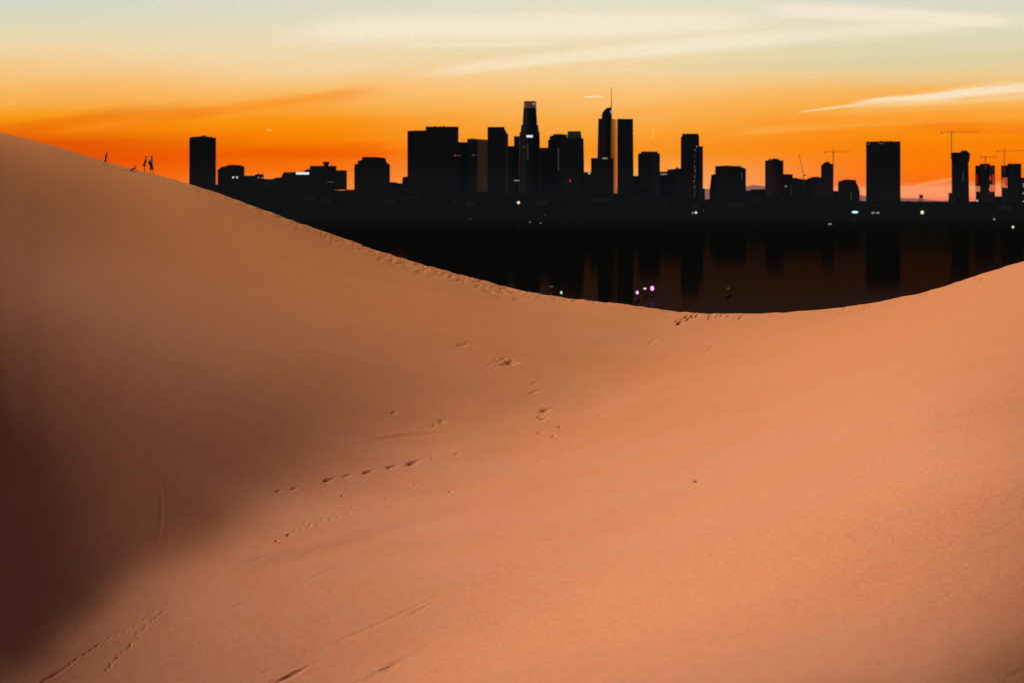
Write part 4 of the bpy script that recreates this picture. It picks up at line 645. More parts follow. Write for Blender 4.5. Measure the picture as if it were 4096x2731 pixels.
M['l_warm'] = glow('warm_lit_lamp', (255, 226, 190), 0.95)
M['l_dim'] = glow('dim_lit_window', (190, 176, 165), 0.42)
M['l_faint'] = glow('faint_lit_window', (150, 125, 125), 0.15)
M['l_cyan'] = glow('cyan_lit_sign', (190, 240, 232), 1.1)
M['l_blue'] = glow('blue_lit_panel', (130, 120, 255), 0.8)
M['l_red'] = glow('red_lamp', (255, 20, 40), 0.7)
M['l_pink'] = glow('pink_lit_crown', (225, 150, 140), 0.16)
M['l_violet'] = glow('violet_lamp', (238, 150, 255), 2.0)
M['l_orangesky'] = glow('orange_sky_gap_glow', (255, 90, 20), 0.8)
M['l_redsky'] = glow('red_sky_gap_glow', (240, 30, 20), 0.45)  # red and orange panels stand in for sky seen through open floors
M['l_ember'] = glow('ember_lamp', (190, 95, 50), 0.35)
M['bare'] = simple('bare_concrete_frame', (0.002, 0.0015, 0.0018), 0.8, 0.1, 0.3, 0.2, (0.004, 0.003, 0.0035), 1.0)  # low emission carries painted haze

def bldg(name, cx, Y, label, cat='building', group=None):
    X = (cx - 2048) / F * Y; th = math.atan2(X, Y)
    zg = float(hill_z(cx)) - 3.0
    root = empty(name, (X, Y, zg), -th)
    tag(root, label, cat, group)
    root_s = Y / F * math.cos(th)
    return dict(root=root, cx=cx, Y=Y, s=root_s, zg=zg)
def A_(b, x): return (x - b['cx']) * b['s']
def H_(b, y): return (YH - y) / F * b['Y'] - b['zg']
def plan(b, x0, x1, style, D=None, off=0.0, frac=0.62):
    a0, a1 = A_(b, x0), A_(b, x1); W = a1 - a0
    D = D or max(14, min(48, W * 0.85))
    if style == 'box': return [(a0, off), (a1, off), (a1 - .02 * W, off + D), (a0 + .02 * W, off + D)]
    if style == 'corner':
        c = a0 + W * frac
        return [(a0, off + 5), (c, off), (a1, off + 2.1 * (a1 - c)), (a0 + (a1 - c), off + 2.1 * (a1 - c) + 7)]
    if style == 'round':
        return [((a0 + a1) / 2 + W / 2 * math.sin(t), off + D / 2 - D / 2 * math.cos(t)) for t in [2 * math.pi * k / 24 - math.pi for k in range(24)]]
    if style == 'cham':
        c = W * .12
        return [(a0, off + c), (a0 + c, off), (a1 - c, off), (a1, off + c), (a1, off + D), (a0, off + D)]
    if style == 'arc':      # right side sweeps back in a curve
        pts = [(a0, off + 4)]
        c = a0 + W * frac
        for k in range(13):
            t = math.pi / 2 * k / 12
            pts.append((c + (a1 - c) * math.sin(t), off + 5 * (a1 - c) * (1 - math.cos(t))))
        pts.append((a1 - 1, off + 5 * (a1 - c) + 6)); pts.append((a0 + 1, off + 5 * (a1 - c) + 6))
        return pts
def blk(b, name, mat, x0, x1, yt, yb=None, style='box', D=None, off=0.0, frac=.62, x0t=None, x1t=None):
    p0 = plan(b, x0, x1, style, D, off, frac)
    p1 = plan(b, x0t if x0t is not None else x0, x1t if x1t is not None else x1, style, D, off, frac)
    z0 = 0.0 if yb is None else H_(b, yb) - 0.6
    return MB().prism(p0, z0, p1, H_(b, yt)).build(name, M[mat], b['root'])
def poly(b, name, mat, pts, off=0.0, D=20.0, yb=None):
    """front outline swept back"""
    a = [(A_(b, x), H_(b, y)) for x, y in pts]
    z0 = 0.0 if yb is None else H_(b, yb) - 0.6
    a = [(a[0][0], z0)] + a + [(a[-1][0], z0)]
    n = len(a)
    vs = [(x, off, z) for x, z in a] + [(x, off + D, z) for x, z in a]
    fs = [tuple(range(n)), tuple(range(n, 2 * n))[::-1]] + [((i + 1) % n, i, n + i, n + (i + 1) % n) for i in range(n)]
    return MB().add(vs, fs).build(name, M[mat], b['root'])
def lit(b, name, mat, x0, x1, y0, y1, off=-0.5, parent=None, dep=0.4):
    o = MB().box(A_(b, x0), A_(b, x1), off - dep, off, H_(b, y1), H_(b, y0)).build(name, M[mat], b['root'])
    return o
def mast(b, name, x, yt, yb, r=0.5, off=6.0, r1=None, mat='roof'):
    return MB().bar((A_(b, x), off, H_(b, yb) - 1), (A_(b, x), off, H_(b, yt)), r, r1 or r * .5).build(name, M[mat], b['root'])
def clutter(b, x0, x1, y, seed, n=6, h=5):
    r = random.Random(seed)
    for k in range(n):
        mb = MB()
        c = r.uniform(x0 + 3, x1 - 3); wd = r.uniform(2, 6)
        mb.box(A_(b, c - wd / 2), A_(b, c + wd / 2), 5, 5 + r.uniform(3, 9), H_(b, y) - 0.7, H_(b, y - r.uniform(1, h)))
        mb.build('roof_plant', M['roof'], b['root'])

# --- left group
b = bldg('office_tower', 811, 5700, 'tall plain black tower standing alone at the left end of the skyline', 'tower')
poly(b, 'tower_body', 'dark', [(757, 553), (770, 549), (800, 547), (812, 546), (830, 547), (850, 550), (864, 552)], D=34)
blk(b, 'roof_unit', 'roof', 808, 823, 543, 547, off=8, D=10)
b = bldg('office_block', 925, 5720, 'low black block with domed roof and two small white lights right of the lone tower')
poly(b, 'block_body', 'dark', [(870, 681), (876, 677), (886, 669), (908, 665), (913, 661), (950, 661), (958, 663), (978, 667)], D=40)
clutter(b, 905, 970, 663, 2, 7, 4)
lit(b, 'lit_window', 'l_white', 929.5, 935.5, 708, 714); lit(b, 'lit_window', 'l_white', 945, 951, 708, 714)
b = bldg('office_block', 1018, 5700, 'small low roof with a pair of white lights, second pair from the left')
poly(b, 'block_body', 'dark', [(960, 704), (1016, 704), (1022, 699), (1034, 697), (1050, 698), (1055, 700)], D=30)
mast(b, 'mast', 1035, 690, 698, .5); mast(b, 'mast', 1054, 692, 700, .4)
lit(b, 'lit_window', 'l_dim', 1031.5, 1037, 709, 715); lit(b, 'lit_window', 'l_dim', 1045.5, 1051, 709, 715)
b = bldg('office_block', 1080, 5760, 'lowest flat rooftop between the paired lights and the white-lit terrace')
poly(b, 'block_body', 'stone', [(1050, 716), (1078, 718), (1098, 716), (1100, 712), (1130, 712)], D=30)
b = bldg('office_block', 1225, 5690, 'wide stepped block with a long bright white strip of light under its roof edge')
poly(b, 'block_body', 'dark', [(1100, 712), (1124, 711), (1128, 703), (1132, 693), (1140, 690), (1213, 689), (1222, 681), (1238, 677), (1240, 665), (1346, 664)], D=34)
blk(b, 'east_wing', 'dark', 1345, 1388, 682, off=1, D=30)
blk(b, 'water_tank', 'roof', 1292, 1317, 648, 659, 'round', D=18, off=6)
MB().box(A_(b, 1296), A_(b, 1313), 9, 20, H_(b, 666), H_(b, 658)).build('tank_stand', M['roof'], b['root'])
lit(b, 'lit_strip', 'l_white', 1184, 1236, 690.5, 699.5); lit(b, 'lit_window', 'l_faint', 1153, 1158, 692, 698); lit(b, 'lit_window', 'l_faint', 1308, 1336, 728, 731)
mast(b, 'mast', 1222, 669, 682, .4)
b = bldg('office_block', 1400, 5780, 'low dark link seen in the gap left of the broad mid-rise with roof mast')
blk(b, 'block_body', 'stone', 1384, 1420, 760)
b = bldg('office_block', 1488, 5680, 'broad mid-rise black block with stepped roof and a short mast on its left shoulder')
poly(b, 'block_body', 'dark', [(1417, 659), (1430, 657), (1431, 645), (1447, 641), (1449, 630), (1470, 629), (1500, 629), (1524, 631), (1543, 634), (1545, 648), (1552, 656), (1560, 659)], D=40)
mast(b, 'mast', 1450, 619, 632, .6); clutter(b, 1455, 1535, 632, 5, 6, 3)
b = bldg('office_block', 1590, 5740, 'low dark roof between the mast block and the wide twin-height block')
poly(b, 'block_body', 'stone', [(1556, 730), (1580, 730), (1592, 734), (1609, 735), (1610, 710), (1620, 708), (1634, 708)], D=28)
# --- centre left
b = bldg('office_tower', 1666, 5800, 'lower left half of the wide twin-height slab at the left of downtown', 'tower')
poly(b, 'tower_body', 'dark', [(1629.5, 526), (1640, 524), (1690, 523), (1706, 522)], D=44)
lit(b, 'lit_window', 'l_faint', 1710, 1713, 565, 573)
b = bldg('office_tower', 1768, 5770, 'wide flat-topped black slab with low roof plant, higher right half of the twin-height pair', 'tower')
blk(b, 'tower_body', 'dark', 1703, 1834, 508); clutter(b, 1706, 1830, 508, 9, 12, 2.5)
lit(b, 'red_light', 'l_red', 1818, 1823, 621, 626)
b = bldg('office_block', 1852, 5840, 'dark shoulder block directly right of the wide slab')
blk(b, 'block_body', 'dark', 1830, 1872, 570)
b = bldg('office_block', 1910, 5790, 'mid-height block with a brownish glowing right face beside the dark slab tower')
blk(b, 'block_body', 'dark', 1869, 1905, 556, D=34); blk(b, 'skyglow_wing', 'skyglow', 1904, 1951, 557.5, style='corner', frac=.15, off=-1)
lit(b, 'lit_strip', 'l_faint', 1826, 1846, 623, 626, off=-24); lit(b, 'lit_strip', 'l_faint', 1886, 1900, 620, 624)
b = bldg('office_tower', 1990, 5740, 'narrow flat-topped tower with stepped brown right shoulder left of the crowned tower', 'tower')
blk(b, 'tower_body', 'dark', 1950, 2018, 509, D=32)
poly(b, 'skyglow_shoulder', 'skyglow', [(2010, 512), (2018, 513), (2021, 524), (2025, 525), (2027, 535), (2033, 538)], off=1.5, D=24)
b = bldg('office_block', 2044, 5830, 'low black block in the gap left of the crowned tower')
blk(b, 'block_body', 'dark', 2028, 2060, 585.5)
b = bldg('office_block', 2069, 5780, 'short black block leaning against the left foot of the crowned tower')
blk(b, 'block_body', 'dark', 2056, 2084, 546); lit(b, 'lit_strip', 'l_dim', 2057, 2079, 721, 726)
b = bldg('crowned_tower', 2119, 5700, 'tallest stepped round tower with a crown of lit pinkish fins', 'skyscraper')
blk(b, 'tower_base', 'dark', 2076, 2162, 529, style='round', D=40, x0t=2078, x1t=2159)
blk(b, 'tower_shaft', 'dark', 2082, 2156, 500, 529, 'round', D=36, off=2, x0t=2085, x1t=2153)
blk(b, 'upper_shaft', 'dark', 2090, 2149, 470, 500, 'round', D=31, off=4.5, x0t=2091, x1t=2147.5)
blk(b, 'upper_shaft', 'dark', 2091.5, 2147, 432, 470, 'round', D=30, off=5, x0t=2094, x1t=2146)
blk(b, 'crown', 'dark', 2099, 2141, 405, 432, 'round', D=24, off=8)
mb = MB(); cxm = A_(b, 2120); rr = (A_(b, 2145) - A_(b, 2095)) / 2
for k in range(16):
    t = 2 * math.pi * k / 16
    x_, y_ = cxm + rr * .93 * math.sin(t), 20 - 13.6 * math.cos(t)
    mb.box(x_ - 1.3, x_ + 1.3, y_ - .8, y_ + .8, H_(b, 432) - .5, H_(b, 409))
mb.build('crown_fins', M['l_pink'], b['root'])
lit(b, 'crown_panel', 'l_dim', 2130, 2141, 413, 420, off=7.5)
blk(b, 'crown_ring', 'dark', 2095, 2145, 407, 411, 'round', D=28, off=6)
lit(b, 'lit_sign', 'l_white', 2106, 2131, 542.5, 551, off=-.5); lit(b, 'lit_window', 'l_faint', 2093, 2098, 588, 592)
lit(b, 'lit_column', 'l_faint', 2110, 2112, 575, 640, off=-.2)
b = bldg('office_block', 2176, 5840, 'low black link in the notch right of the crowned tower')
blk(b, 'block_body', 'dark', 2157, 2195, 592)
b = bldg('office_tower', 2231, 5750, 'stepped-shoulder black tower right of the crowned tower', 'tower')
poly(b, 'tower_body', 'dark', [(2192, 562), (2198, 560), (2199, 546), (2210, 544), (2214, 538), (2240, 537), (2268, 540)], D=40)
lit(b, 'lit_column', 'l_faint', 2232, 2235, 595, 685)
b = bldg('office_tower', 2303, 5720, 'black tower with a greenish glass cap and chamfered corners', 'tower')
blk(b, 'tower_body', 'dark', 2260, 2338, 555, style='cham', x0t=2262, x1t=2334.5)
blk(b, 'glass_cap', 'green', 2268, 2327, 526, 555, style='cham', off=1, D=26, x0t=2271, x1t=2323)
lit(b, 'red_light', 'l_red', 2278, 2283, 721, 728, off=-1)
b = bldg('office_block', 2350, 5700, 'tiny low block with a bluish white lamp left of the spired tower')
blk(b, 'block_body', 'dark', 2334, 2368, 690); lit(b, 'lamp', 'l_cyan', 2354, 2360, 693, 698)
b = bldg('office_block', 2408, 5640, 'short dark block with a white sign in front of the spired tower')
blk(b, 'block_body', 'dark', 2364, 2408, 633, D=20); blk(b, 'block_wing', 'dark', 2407, 2454, 633.5, D=26, off=1)
lit(b, 'lit_sign', 'l_dim', 2409, 2430, 632, 637.5)
b = bldg('spired_tower', 2430, 5740, 'glass tower with sail-shaped crown, thin spire and orange glowing right edge', 'skyscraper')
blk(b, 'tower_body', 'gold', 2386, 2470, 475, style='arc', frac=.45, x0t=2393, x1t=2469)
poly(b, 'sail_crown', 'dark', [(2407, 474), (2407, 458), (2411, 449), (2417, 442), (2424, 435), (2430, 432), (2436, 430.5), (2446, 430.5), (2448, 474)], off=8, D=22, yb=476)
mast(b, 'spire', 2445.5, 349, 436, 1.5, 14, .5, 'steel')
lit(b, 'blue_panel', 'l_blue', 2441, 2447, 442, 454, off=7.6)
b = bldg('office_tower', 2501, 5730, 'flat-topped black tower touching the right side of the spired tower', 'tower')
blk(b, 'tower_body', 'dark', 2469, 2535, 477, x1t=2532); clutter(b, 2474, 2500, 477, 12, 2, 3)
b = bldg('office_block', 2543, 5820, 'low roof in the bright slit right of the spired pair')
blk(b, 'block_body', 'dark', 2528, 2556, 705)
# --- centre right
b = bldg('office_tower', 2596, 5740, 'mid-height block with chamfered roof and brownish right face', 'tower')
poly(b, 'tower_body', 'dark', [(2552, 617), (2563, 614), (2565, 607), (2606, 607)], D=30)
poly(b, 'skyglow_wing', 'warm', [(2605, 607.5), (2629, 607.5), (2632, 614), (2640, 616)], off=.8, D=34)
b = bldg('office_block', 2655, 5790, 'low block with a dim white strip near its roof, in a gap between towers')
blk(b, 'block_body', 'dark', 2636, 2675, 688); lit(b, 'lit_strip', 'l_dim', 2642, 2668, 696, 701)
b = bldg('office_block', 2698, 5770, 'dark block with a small roof bump left of the tower with the speckled light column')
poly(b, 'block_body', 'dark', [(2669, 680), (2690, 678), (2703, 677), (2705, 671), (2712, 671), (2714, 675), (2728, 674)], D=30)
b = bldg('office_tower', 2768, 5700, 'tall narrow tower with a column of specks of light down its right side', 'tower')
blk(b, 'tower_body', 'dark', 2723, 2797, 548, D=34, style='cham'); blk(b, 'roof_unit', 'dark', 2727, 2796, 536, 548, off=2, D=28, x0t=2729, x1t=2794)
blk(b, 'side_wing', 'warm', 2794, 2812, 586, off=2, D=30)
r_ = random.Random(3)
for k in range(30):
    yy = 600 + k * 8.2 + r_.uniform(-2, 2); xx = 2777 + r_.uniform(-1.5, 2.5)
    lit(b, 'lit_window', r_.choice(['l_faint', 'l_faint', 'l_dim', 'l_faint']), xx, xx + r_.uniform(1.5, 3), yy, yy + r_.uniform(2.5, 5), off=-.4)
lit(b, 'lit_window', 'l_dim', 2785, 2789, 585, 591)
b = bldg('office_block', 2816, 5760, 'low stub at the right foot of the tower with the light column')
blk(b, 'block_body', 'dark', 2808, 2820, 757)
b = bldg('office_block', 2916, 5720, 'broad mid-rise with stepped left shoulder and ragged flat roof')
poly(b, 'block_body', 'dark', [(2838, 760), (2843, 722), (2845, 700), (2860, 698), (2861, 666), (2880, 665), (2905, 663.5), (2932, 665), (2955, 667), (2971, 671), (2984, 676)], D=36)
clutter(b, 2866, 2968, 667, 15, 9, 3); lit(b, 'lit_column', 'l_faint', 2966, 2968, 690, 720)
b = bldg('office_block', 3022, 5760, 'long low roof left of the drum-topped tower')
poly(b, 'block_body', 'dark', [(2980, 764), (2998, 764), (3006, 759), (3062, 758)], D=30)
b = bldg('office_tower', 3096, 5740, 'drum-topped dark tower right of the broad mid-rise', 'tower')
blk(b, 'tower_body', 'warm', 3060, 3134, 643, style='round', D=36); blk(b, 'drum_roof', 'dark', 3068, 3122, 636, 643, 'round', D=26, off=5, x0t=3078, x1t=3112)
b = bldg('office_block', 3152, 5780, 'low block with one dim warm window right of the drum-topped tower')
blk(b, 'block_body', 'warm', 3130, 3171, 698); lit(b, 'lit_window', 'l_dim', 3139, 3149, 744, 749); lit(b, 'lit_column', 'l_faint', 3163, 3165, 745, 800)
b = bldg('office_block', 3205, 5750, 'uneven low roofline beneath the slanted crane jib')
poly(b, 'block_body', 'dark', [(3168, 712), (3185, 713), (3196, 716), (3212, 718), (3228, 720)], D=28)
b = bldg('office_block', 3258, 5760, 'low barrel-roofed block left of the slim tower under the crane')
poly(b, 'block_body', 'warm', [(3226, 718), (3240, 712), (3256, 708.5), (3274, 708.5), (3288, 713)], D=28)
b = bldg('office_tower', 3310, 5730, 'slim dark tower with a domed roof beside a crane', 'tower')
poly(b, 'tower_body', 'warm', [(3284, 661), (3290, 660), (3294, 654), (3302, 649), (3316, 649), (3322, 656), (3334, 658)], D=30)
mast(b, 'mast', 3310, 634, 650, .5)
b = bldg('office_block', 3345, 5800, 'low roof in the bright gap right of the slim domed tower')
blk(b, 'block_body', 'warm', 3330, 3358, 765)
b = bldg('office_block', 3395, 5720, 'rounded dark block with spiky roof corners left of the wide slab tower')
poly(b, 'block_body', 'dark', [(3352, 735), (3353, 727), (3362, 726), (3370, 721), (3384, 719), (3418, 721), (3424, 724), (3426, 735), (3433, 746), (3439, 768)], D=34)
mast(b, 'mast', 3355, 720, 728, .5); mast(b, 'mast', 3424, 719, 727, .5)
lit(b, 'lit_column', 'l_faint', 3404, 3406, 770, 800)
b = bldg('slab_tower', 3533, 5700, 'wide plain rectangular slab tower right of centre', 'tower')
blk(b, 'tower_body', 'dark', 3464, 3592, 567, D=30); blk(b, 'side_face', 'warm', 3591, 3602, 567.5, off=2, D=30); clutter(b, 3505, 3590, 567, 18, 7, 3)
lit(b, 'roof_lights', 'l_faint', 3472, 3480, 574, 579); lit(b, 'roof_lights', 'l_faint', 3515, 3535, 573, 577)
b = bldg('water_tower', 3684, 5650, 'small square-headed tower silhouette on the low horizon ridge', 'tower')
MB().box(A_(b, 3677), A_(b, 3692), 0, 10, H_(b, 794), H_(b, 781)).build('tank', M['dark'], b['root'])
mb = MB()
for xx in (3680, 3689):
    for yy in (2, 8): mb.bar((A_(b, xx), yy, 0), (A_(b, xx), yy, H_(b, 793)), 1.5)
mb.build('tank_stand', M['dark'], b['root'])
b = bldg('office_block', 3790, 5680, 'low podium at the left foot of the bulb-topped tower')
blk(b, 'block_body', 'warm', 3794, 3822, 773); lit(b, 'red_light', 'l_red', 3769, 3775, 820, 827, off=-30)
b = bldg('unfinished_tower', 3842, 5700, 'unfinished tower with a bulging top and narrower waist under a tall crane', 'tower')
blk(b, 'tower_body', 'dark', 3807, 3877, 650, D=30, x0t=3806, x1t=3874)
blk(b, 'flared_top', 'dark', 3806, 3876, 628, 650, D=30, x0t=3804, x1t=3880)
blk(b, 'left_roof', 'dark', 3804, 3842, 611, 628, D=28, off=1); blk(b, 'round_cap', 'dark', 3835, 3880, 612, 628, 'round', D=28, off=1)
blk(b, 'round_cap', 'dark', 3839, 3876, 603, 612, 'round', D=24, off=3, x0t=3846, x1t=3868)
for k in range(5): lit(b, 'lit_window', 'l_faint', 3850 + k % 2 * 2, 3853 + k % 2 * 2, 690 + k * 8, 695 + k * 8)
def open_frame(b, x0, x1, y0, y1, name='open_floors', nx=4, ny=16):
    mb = MB()
    for k in range(ny + 1):
        y = y0 + (y1 - y0) * k / ny
        mb.box(A_(b, x0), A_(b, x1), 0.5, 20, H_(b, y) - .5, H_(b, y) + .5)
    for k in range(nx + 1):
        x = x0 + (x1 - x0) * k / nx
        for yy in (1.0, 18.0): mb.box(A_(b, x) - .6, A_(b, x) + .6, yy, yy + 1.2, H_(b, y1), H_(b, y0))
    return mb.build(name, M['bare'], b['root'])
b = bldg('unfinished_tower', 3940, 5720, 'unfinished twin tower with red sky panels glowing in its open floors, left of the pair', 'tower', None)
blk(b, 'core', 'dark', 3920, 3960, 656, D=22, off=2); blk(b, 'floor_stack', 'warm', 3901, 3921, 663, 745, off=1, D=22); blk(b, 'floor_stack', 'skyglow', 3959, 3980, 663, 740, off=1, D=22)
blk(b, 'lower_floors', 'warm', 3903, 3980, 768, off=1, D=22)
open_frame(b, 3903, 3921, 740, 770, nx=3, ny=6); open_frame(b, 3959, 3980, 740, 770, nx=3, ny=6)
for x0, x1, y0, y1, mt_ in [(3906, 3910, 700, 738, 'l_redsky'), (3958, 3964, 705, 724, 'l_redsky'), (3957, 3966, 752, 763, 'l_orangesky'), (3968, 3978, 750, 762, 'l_orangesky'), (3970, 3976, 700, 740, 'l_redsky')]:
    lit(b, 'sky_gap_glow', mt_, x0, x1, y0, y1)  # glowing panels added as sky gaps between the floors
lit(b, 'lamp', 'l_cyan', 3906, 3912, 802, 809); lit(b, 'lit_column', 'l_faint', 3906, 3908, 812, 835)
b = bldg('office_block', 3992, 5800, 'low block closing the gap between the two red-glowing unfinished towers')
blk(b, 'block_body', 'dark', 3976, 4010, 787)
b = bldg('unfinished_tower', 4044, 5720, 'unfinished twin tower with red sky panels glowing inside, right of the pair', 'tower', None)
blk(b, 'core', 'dark', 4030, 4085, 656, D=22, off=2, style='cham'); blk(b, 'floor_stack', 'warm', 4004, 4031, 663, 712, off=1, D=22)
blk(b, 'lower_floors', 'warm', 4006, 4031, 752, off=1, D=22)
open_frame(b, 4005, 4031, 712, 753, nx=4, ny=9)
for x0, x1, y0, y1, mt_ in [(4007, 4013, 712, 724, 'l_redsky'), (4022, 4030, 712, 746, 'l_redsky'), (4008, 4014, 733, 745, 'l_orangesky')]:
    lit(b, 'sky_gap_glow', mt_, x0, x1, y0, y1, off=.3)
mast(b, 'mast', 4041, 638, 657, .5)
b = bldg('office_block', 4100, 5690, 'dark block cut by the right picture edge with pale lit windows')
blk(b, 'block_body', 'dark', 4085, 4130, 712)
for k, y in enumerate([735, 744, 772, 806, 816, 824]): lit(b, 'lit_window', 'l_white' if k > 2 else 'l_dim', 4091, 4098, y, y + 6)

# --- cranes (lattice steel, standing behind or on the roofs)
def lattice(mb, p, q, wd, step, r=0.22):
    p = Vector(p); q = Vector(q); d = (q - p); L = d.length; d.normalize()
    u = Vector((0, 1, 0)); v = d.cross(u).normalized()
    n = max(2, int(L / step)); prev = None
    for k in range(n + 1):
        c = p + d * (L * k / n)
        ring = [c + u * a * wd / 2 + v * e * wd / 2 for a, e in ((-1, -1), (1, -1), (1, 1), (-1, 1))]
        if prev:
            for i in range(4):
                mb.bar(prev[i], ring[i], r, n=4); mb.bar(prev[i], ring[(i + 1) % 4], r * .7, n=3)
        prev = ring
def crane(cx, Y, ybase, ytop, xl, xr, yj, label, jib_end=None, zbase=None):
    b = bldg('tower_crane', cx, Y, label, 'crane', 'tower cranes over the building sites')
    wd = 2.6
    mb = MB(); lattice(mb, (0, 0, max(0, H_(b, ybase) - 20)), (0, 0, H_(b, yj) if jib_end is None else H_(b, ybase) + 12), wd, 3.0, .42)
    mb.build('mast', M['steel'], b['root'])
    if jib_end is None:
        mb = MB(); lattice(mb, (A_(b, xl), 0, H_(b, yj) + 1), (A_(b, xr), 0, H_(b, yj) + 1), 1.5, 3.0, .2)
        mb.build('jib', M['steel'], b['root'])
        MB().bar((0, 0, H_(b, yj)), (0, 0, H_(b, ytop)), .8, .4).bar((0, 0, H_(b, ytop)), (A_(b, xl + .2 * (cx - xl)), 0, H_(b, yj) + 1.5), .12).bar((0, 0, H_(b, ytop)), (A_(b, cx + .6 * (xr - cx)), 0, H_(b, yj) + 1.5), .12).build('apex', M['steel'], b['root'])
        MB().box(A_(b, xl), A_(b, xl) + 3.2, -1.2, 1.2, H_(b, yj) - 3.2, H_(b, yj) + .8).build('counterweight', M['steel'], b['root'])
    else:
        mb = MB(); lattice(mb, (0, 0, H_(b, ybase) + 12), (A_(b, jib_end[0]), 0, H_(b, jib_end[1])), 1.8, 3.0, .34)
        mb.build('jib', M['steel'], b['root'])
        MB().box(1, 7, -1.5, 1.5, H_(b, ybase) + 8, H_(b, ybase) + 12).build('counterweight', M['steel'], b['root'])
    MB().box(1.4, 3.4, -1, 1, H_(b, yj) - 3 if jib_end is None else H_(b, ybase) + 9.5, H_(b, yj) - .4 if jib_end is None else H_(b, ybase) + 12.2).build('cab', M['steel'], b['root'])
crane(3214, 5750, 716, 616, 0, 0, 700, 'crane with a single jib slanting steeply up to the left', jib_end=(3195, 616))
crane(3332.5, 5728, 660, 601, 3299, 3401, 610, 'flat-jibbed crane rising beside the slim domed tower')
crane(3805.5, 5698, 612, 527, 3764, 3915, 531, 'tallest crane, with long flat jib above the bulb-topped tower')
crane(3942, 5716, 656, 627, 3921, 3990, 631, 'short crane on the left of the two red-glowing unfinished towers')
crane(4017, 5716, 664, 597, 3986, 4115, 606, 'crane with long flat jib over the right-hand unfinished tower')

# --- low blocks at the foot of the skyline, too dark to tell apart
r_ = random.Random(11)
xx = 980.0
while xx < 4080:
    wd = r_.uniform(44, 90); cx = xx + wd / 2
    Yb = 5500 + r_.uniform(-25, 35)
    hy = float(np.interp(cx, hill_tab[:, 0], hill_tab[:, 1]))
    yt = max(hy + 12, 786) + r_.uniform(0, 22)
    X = (cx - 2048) / F * Yb
    t = np.interp(Yb, [5400, 5430, 5470, 5520, 5570, 5610], [0.04, .13, .34, .58, .8, .94])
    zg = base_z + (float(hill_z(cx)) - base_z) * t - 4
    root = empty('low_block', (X, Yb, zg), -math.atan2(X, Yb))
    tag(root, 'low dark block in the unlit row along the foot of the skyline', 'building', 'unlit low blocks at the foot of the skyline')
    s_ = Yb / F; h = max(7, (YH - yt) / F * Yb - zg); W_ = wd * s_ * .86
    MB().box(-W_ / 2, W_ / 2, 0, 16, 0, h).build('block_body', M['stone' if r_.random() < .5 else 'dark'], root)
    MB().box(-W_ * .2, W_ * .1, 4, 10, h - .2, h + r_.uniform(1.5, 3.5)).build('roof_unit', M['roof'], root)
    xx += wd + r_.uniform(4, 26)

# --- trees along the shore: one far mass
verts = []; faces = []
r_ = random.Random(5)
for k in range(420):
    u_ = r_.uniform(900, 4300); Yt = r_.uniform(5404, 5462); X = (u_ - 2048) / F * Yt
    zb_ = base_z + (float(hill_z(u_)) - base_z) * float(np.interp(Yt, [5400, 5430, 5470], [0.04, .13, .34]))
    h = r_.uniform(5, 13); wd = h * r_.uniform(.35, .6)
    for q in range(46):
        a = r_.uniform(0, 6.28); e = r_.uniform(-.9, 1); rad = math.sqrt(max(0, 1 - e * e)) * wd * r_.uniform(.55, 1.1)
        c = Vector((X + rad * math.cos(a), Yt + rad * math.sin(a) * .6, zb_ + h * .58 + e * h * .42))
        s_ = r_.uniform(.5, 1.3); i = len(verts)
        n1 = Vector((r_.uniform(-1, 1), r_.uniform(-.5, .5), r_.uniform(-1, 1))) * s_; n2 = Vector((r_.uniform(-1, 1), r_.uniform(-.5, .5), r_.uniform(-1, 1))) * s_
        verts += [c, c + n1, c + n2]; faces.append((i, i + 1, i + 2))
    i = len(verts); verts += [(X - .4, Yt, zb_ - 1), (X + .4, Yt, zb_ - 1), (X + .2, Yt, zb_ + h * .6), (X - .2, Yt, zb_ + h * .6)]; faces.append((i, i + 1, i + 2, i + 3))
tag(mesh_obj('distant_trees', verts, faces, simple('dark_foliage', (0.0006, 0.0007, 0.0007), .95, .02, .4, .1, (0.0030, 0.0038, 0.0045), 1.0)), 'black line of distant trees along the far shore', 'trees', kind='stuff')  # foliage emission matches the painted shore haze

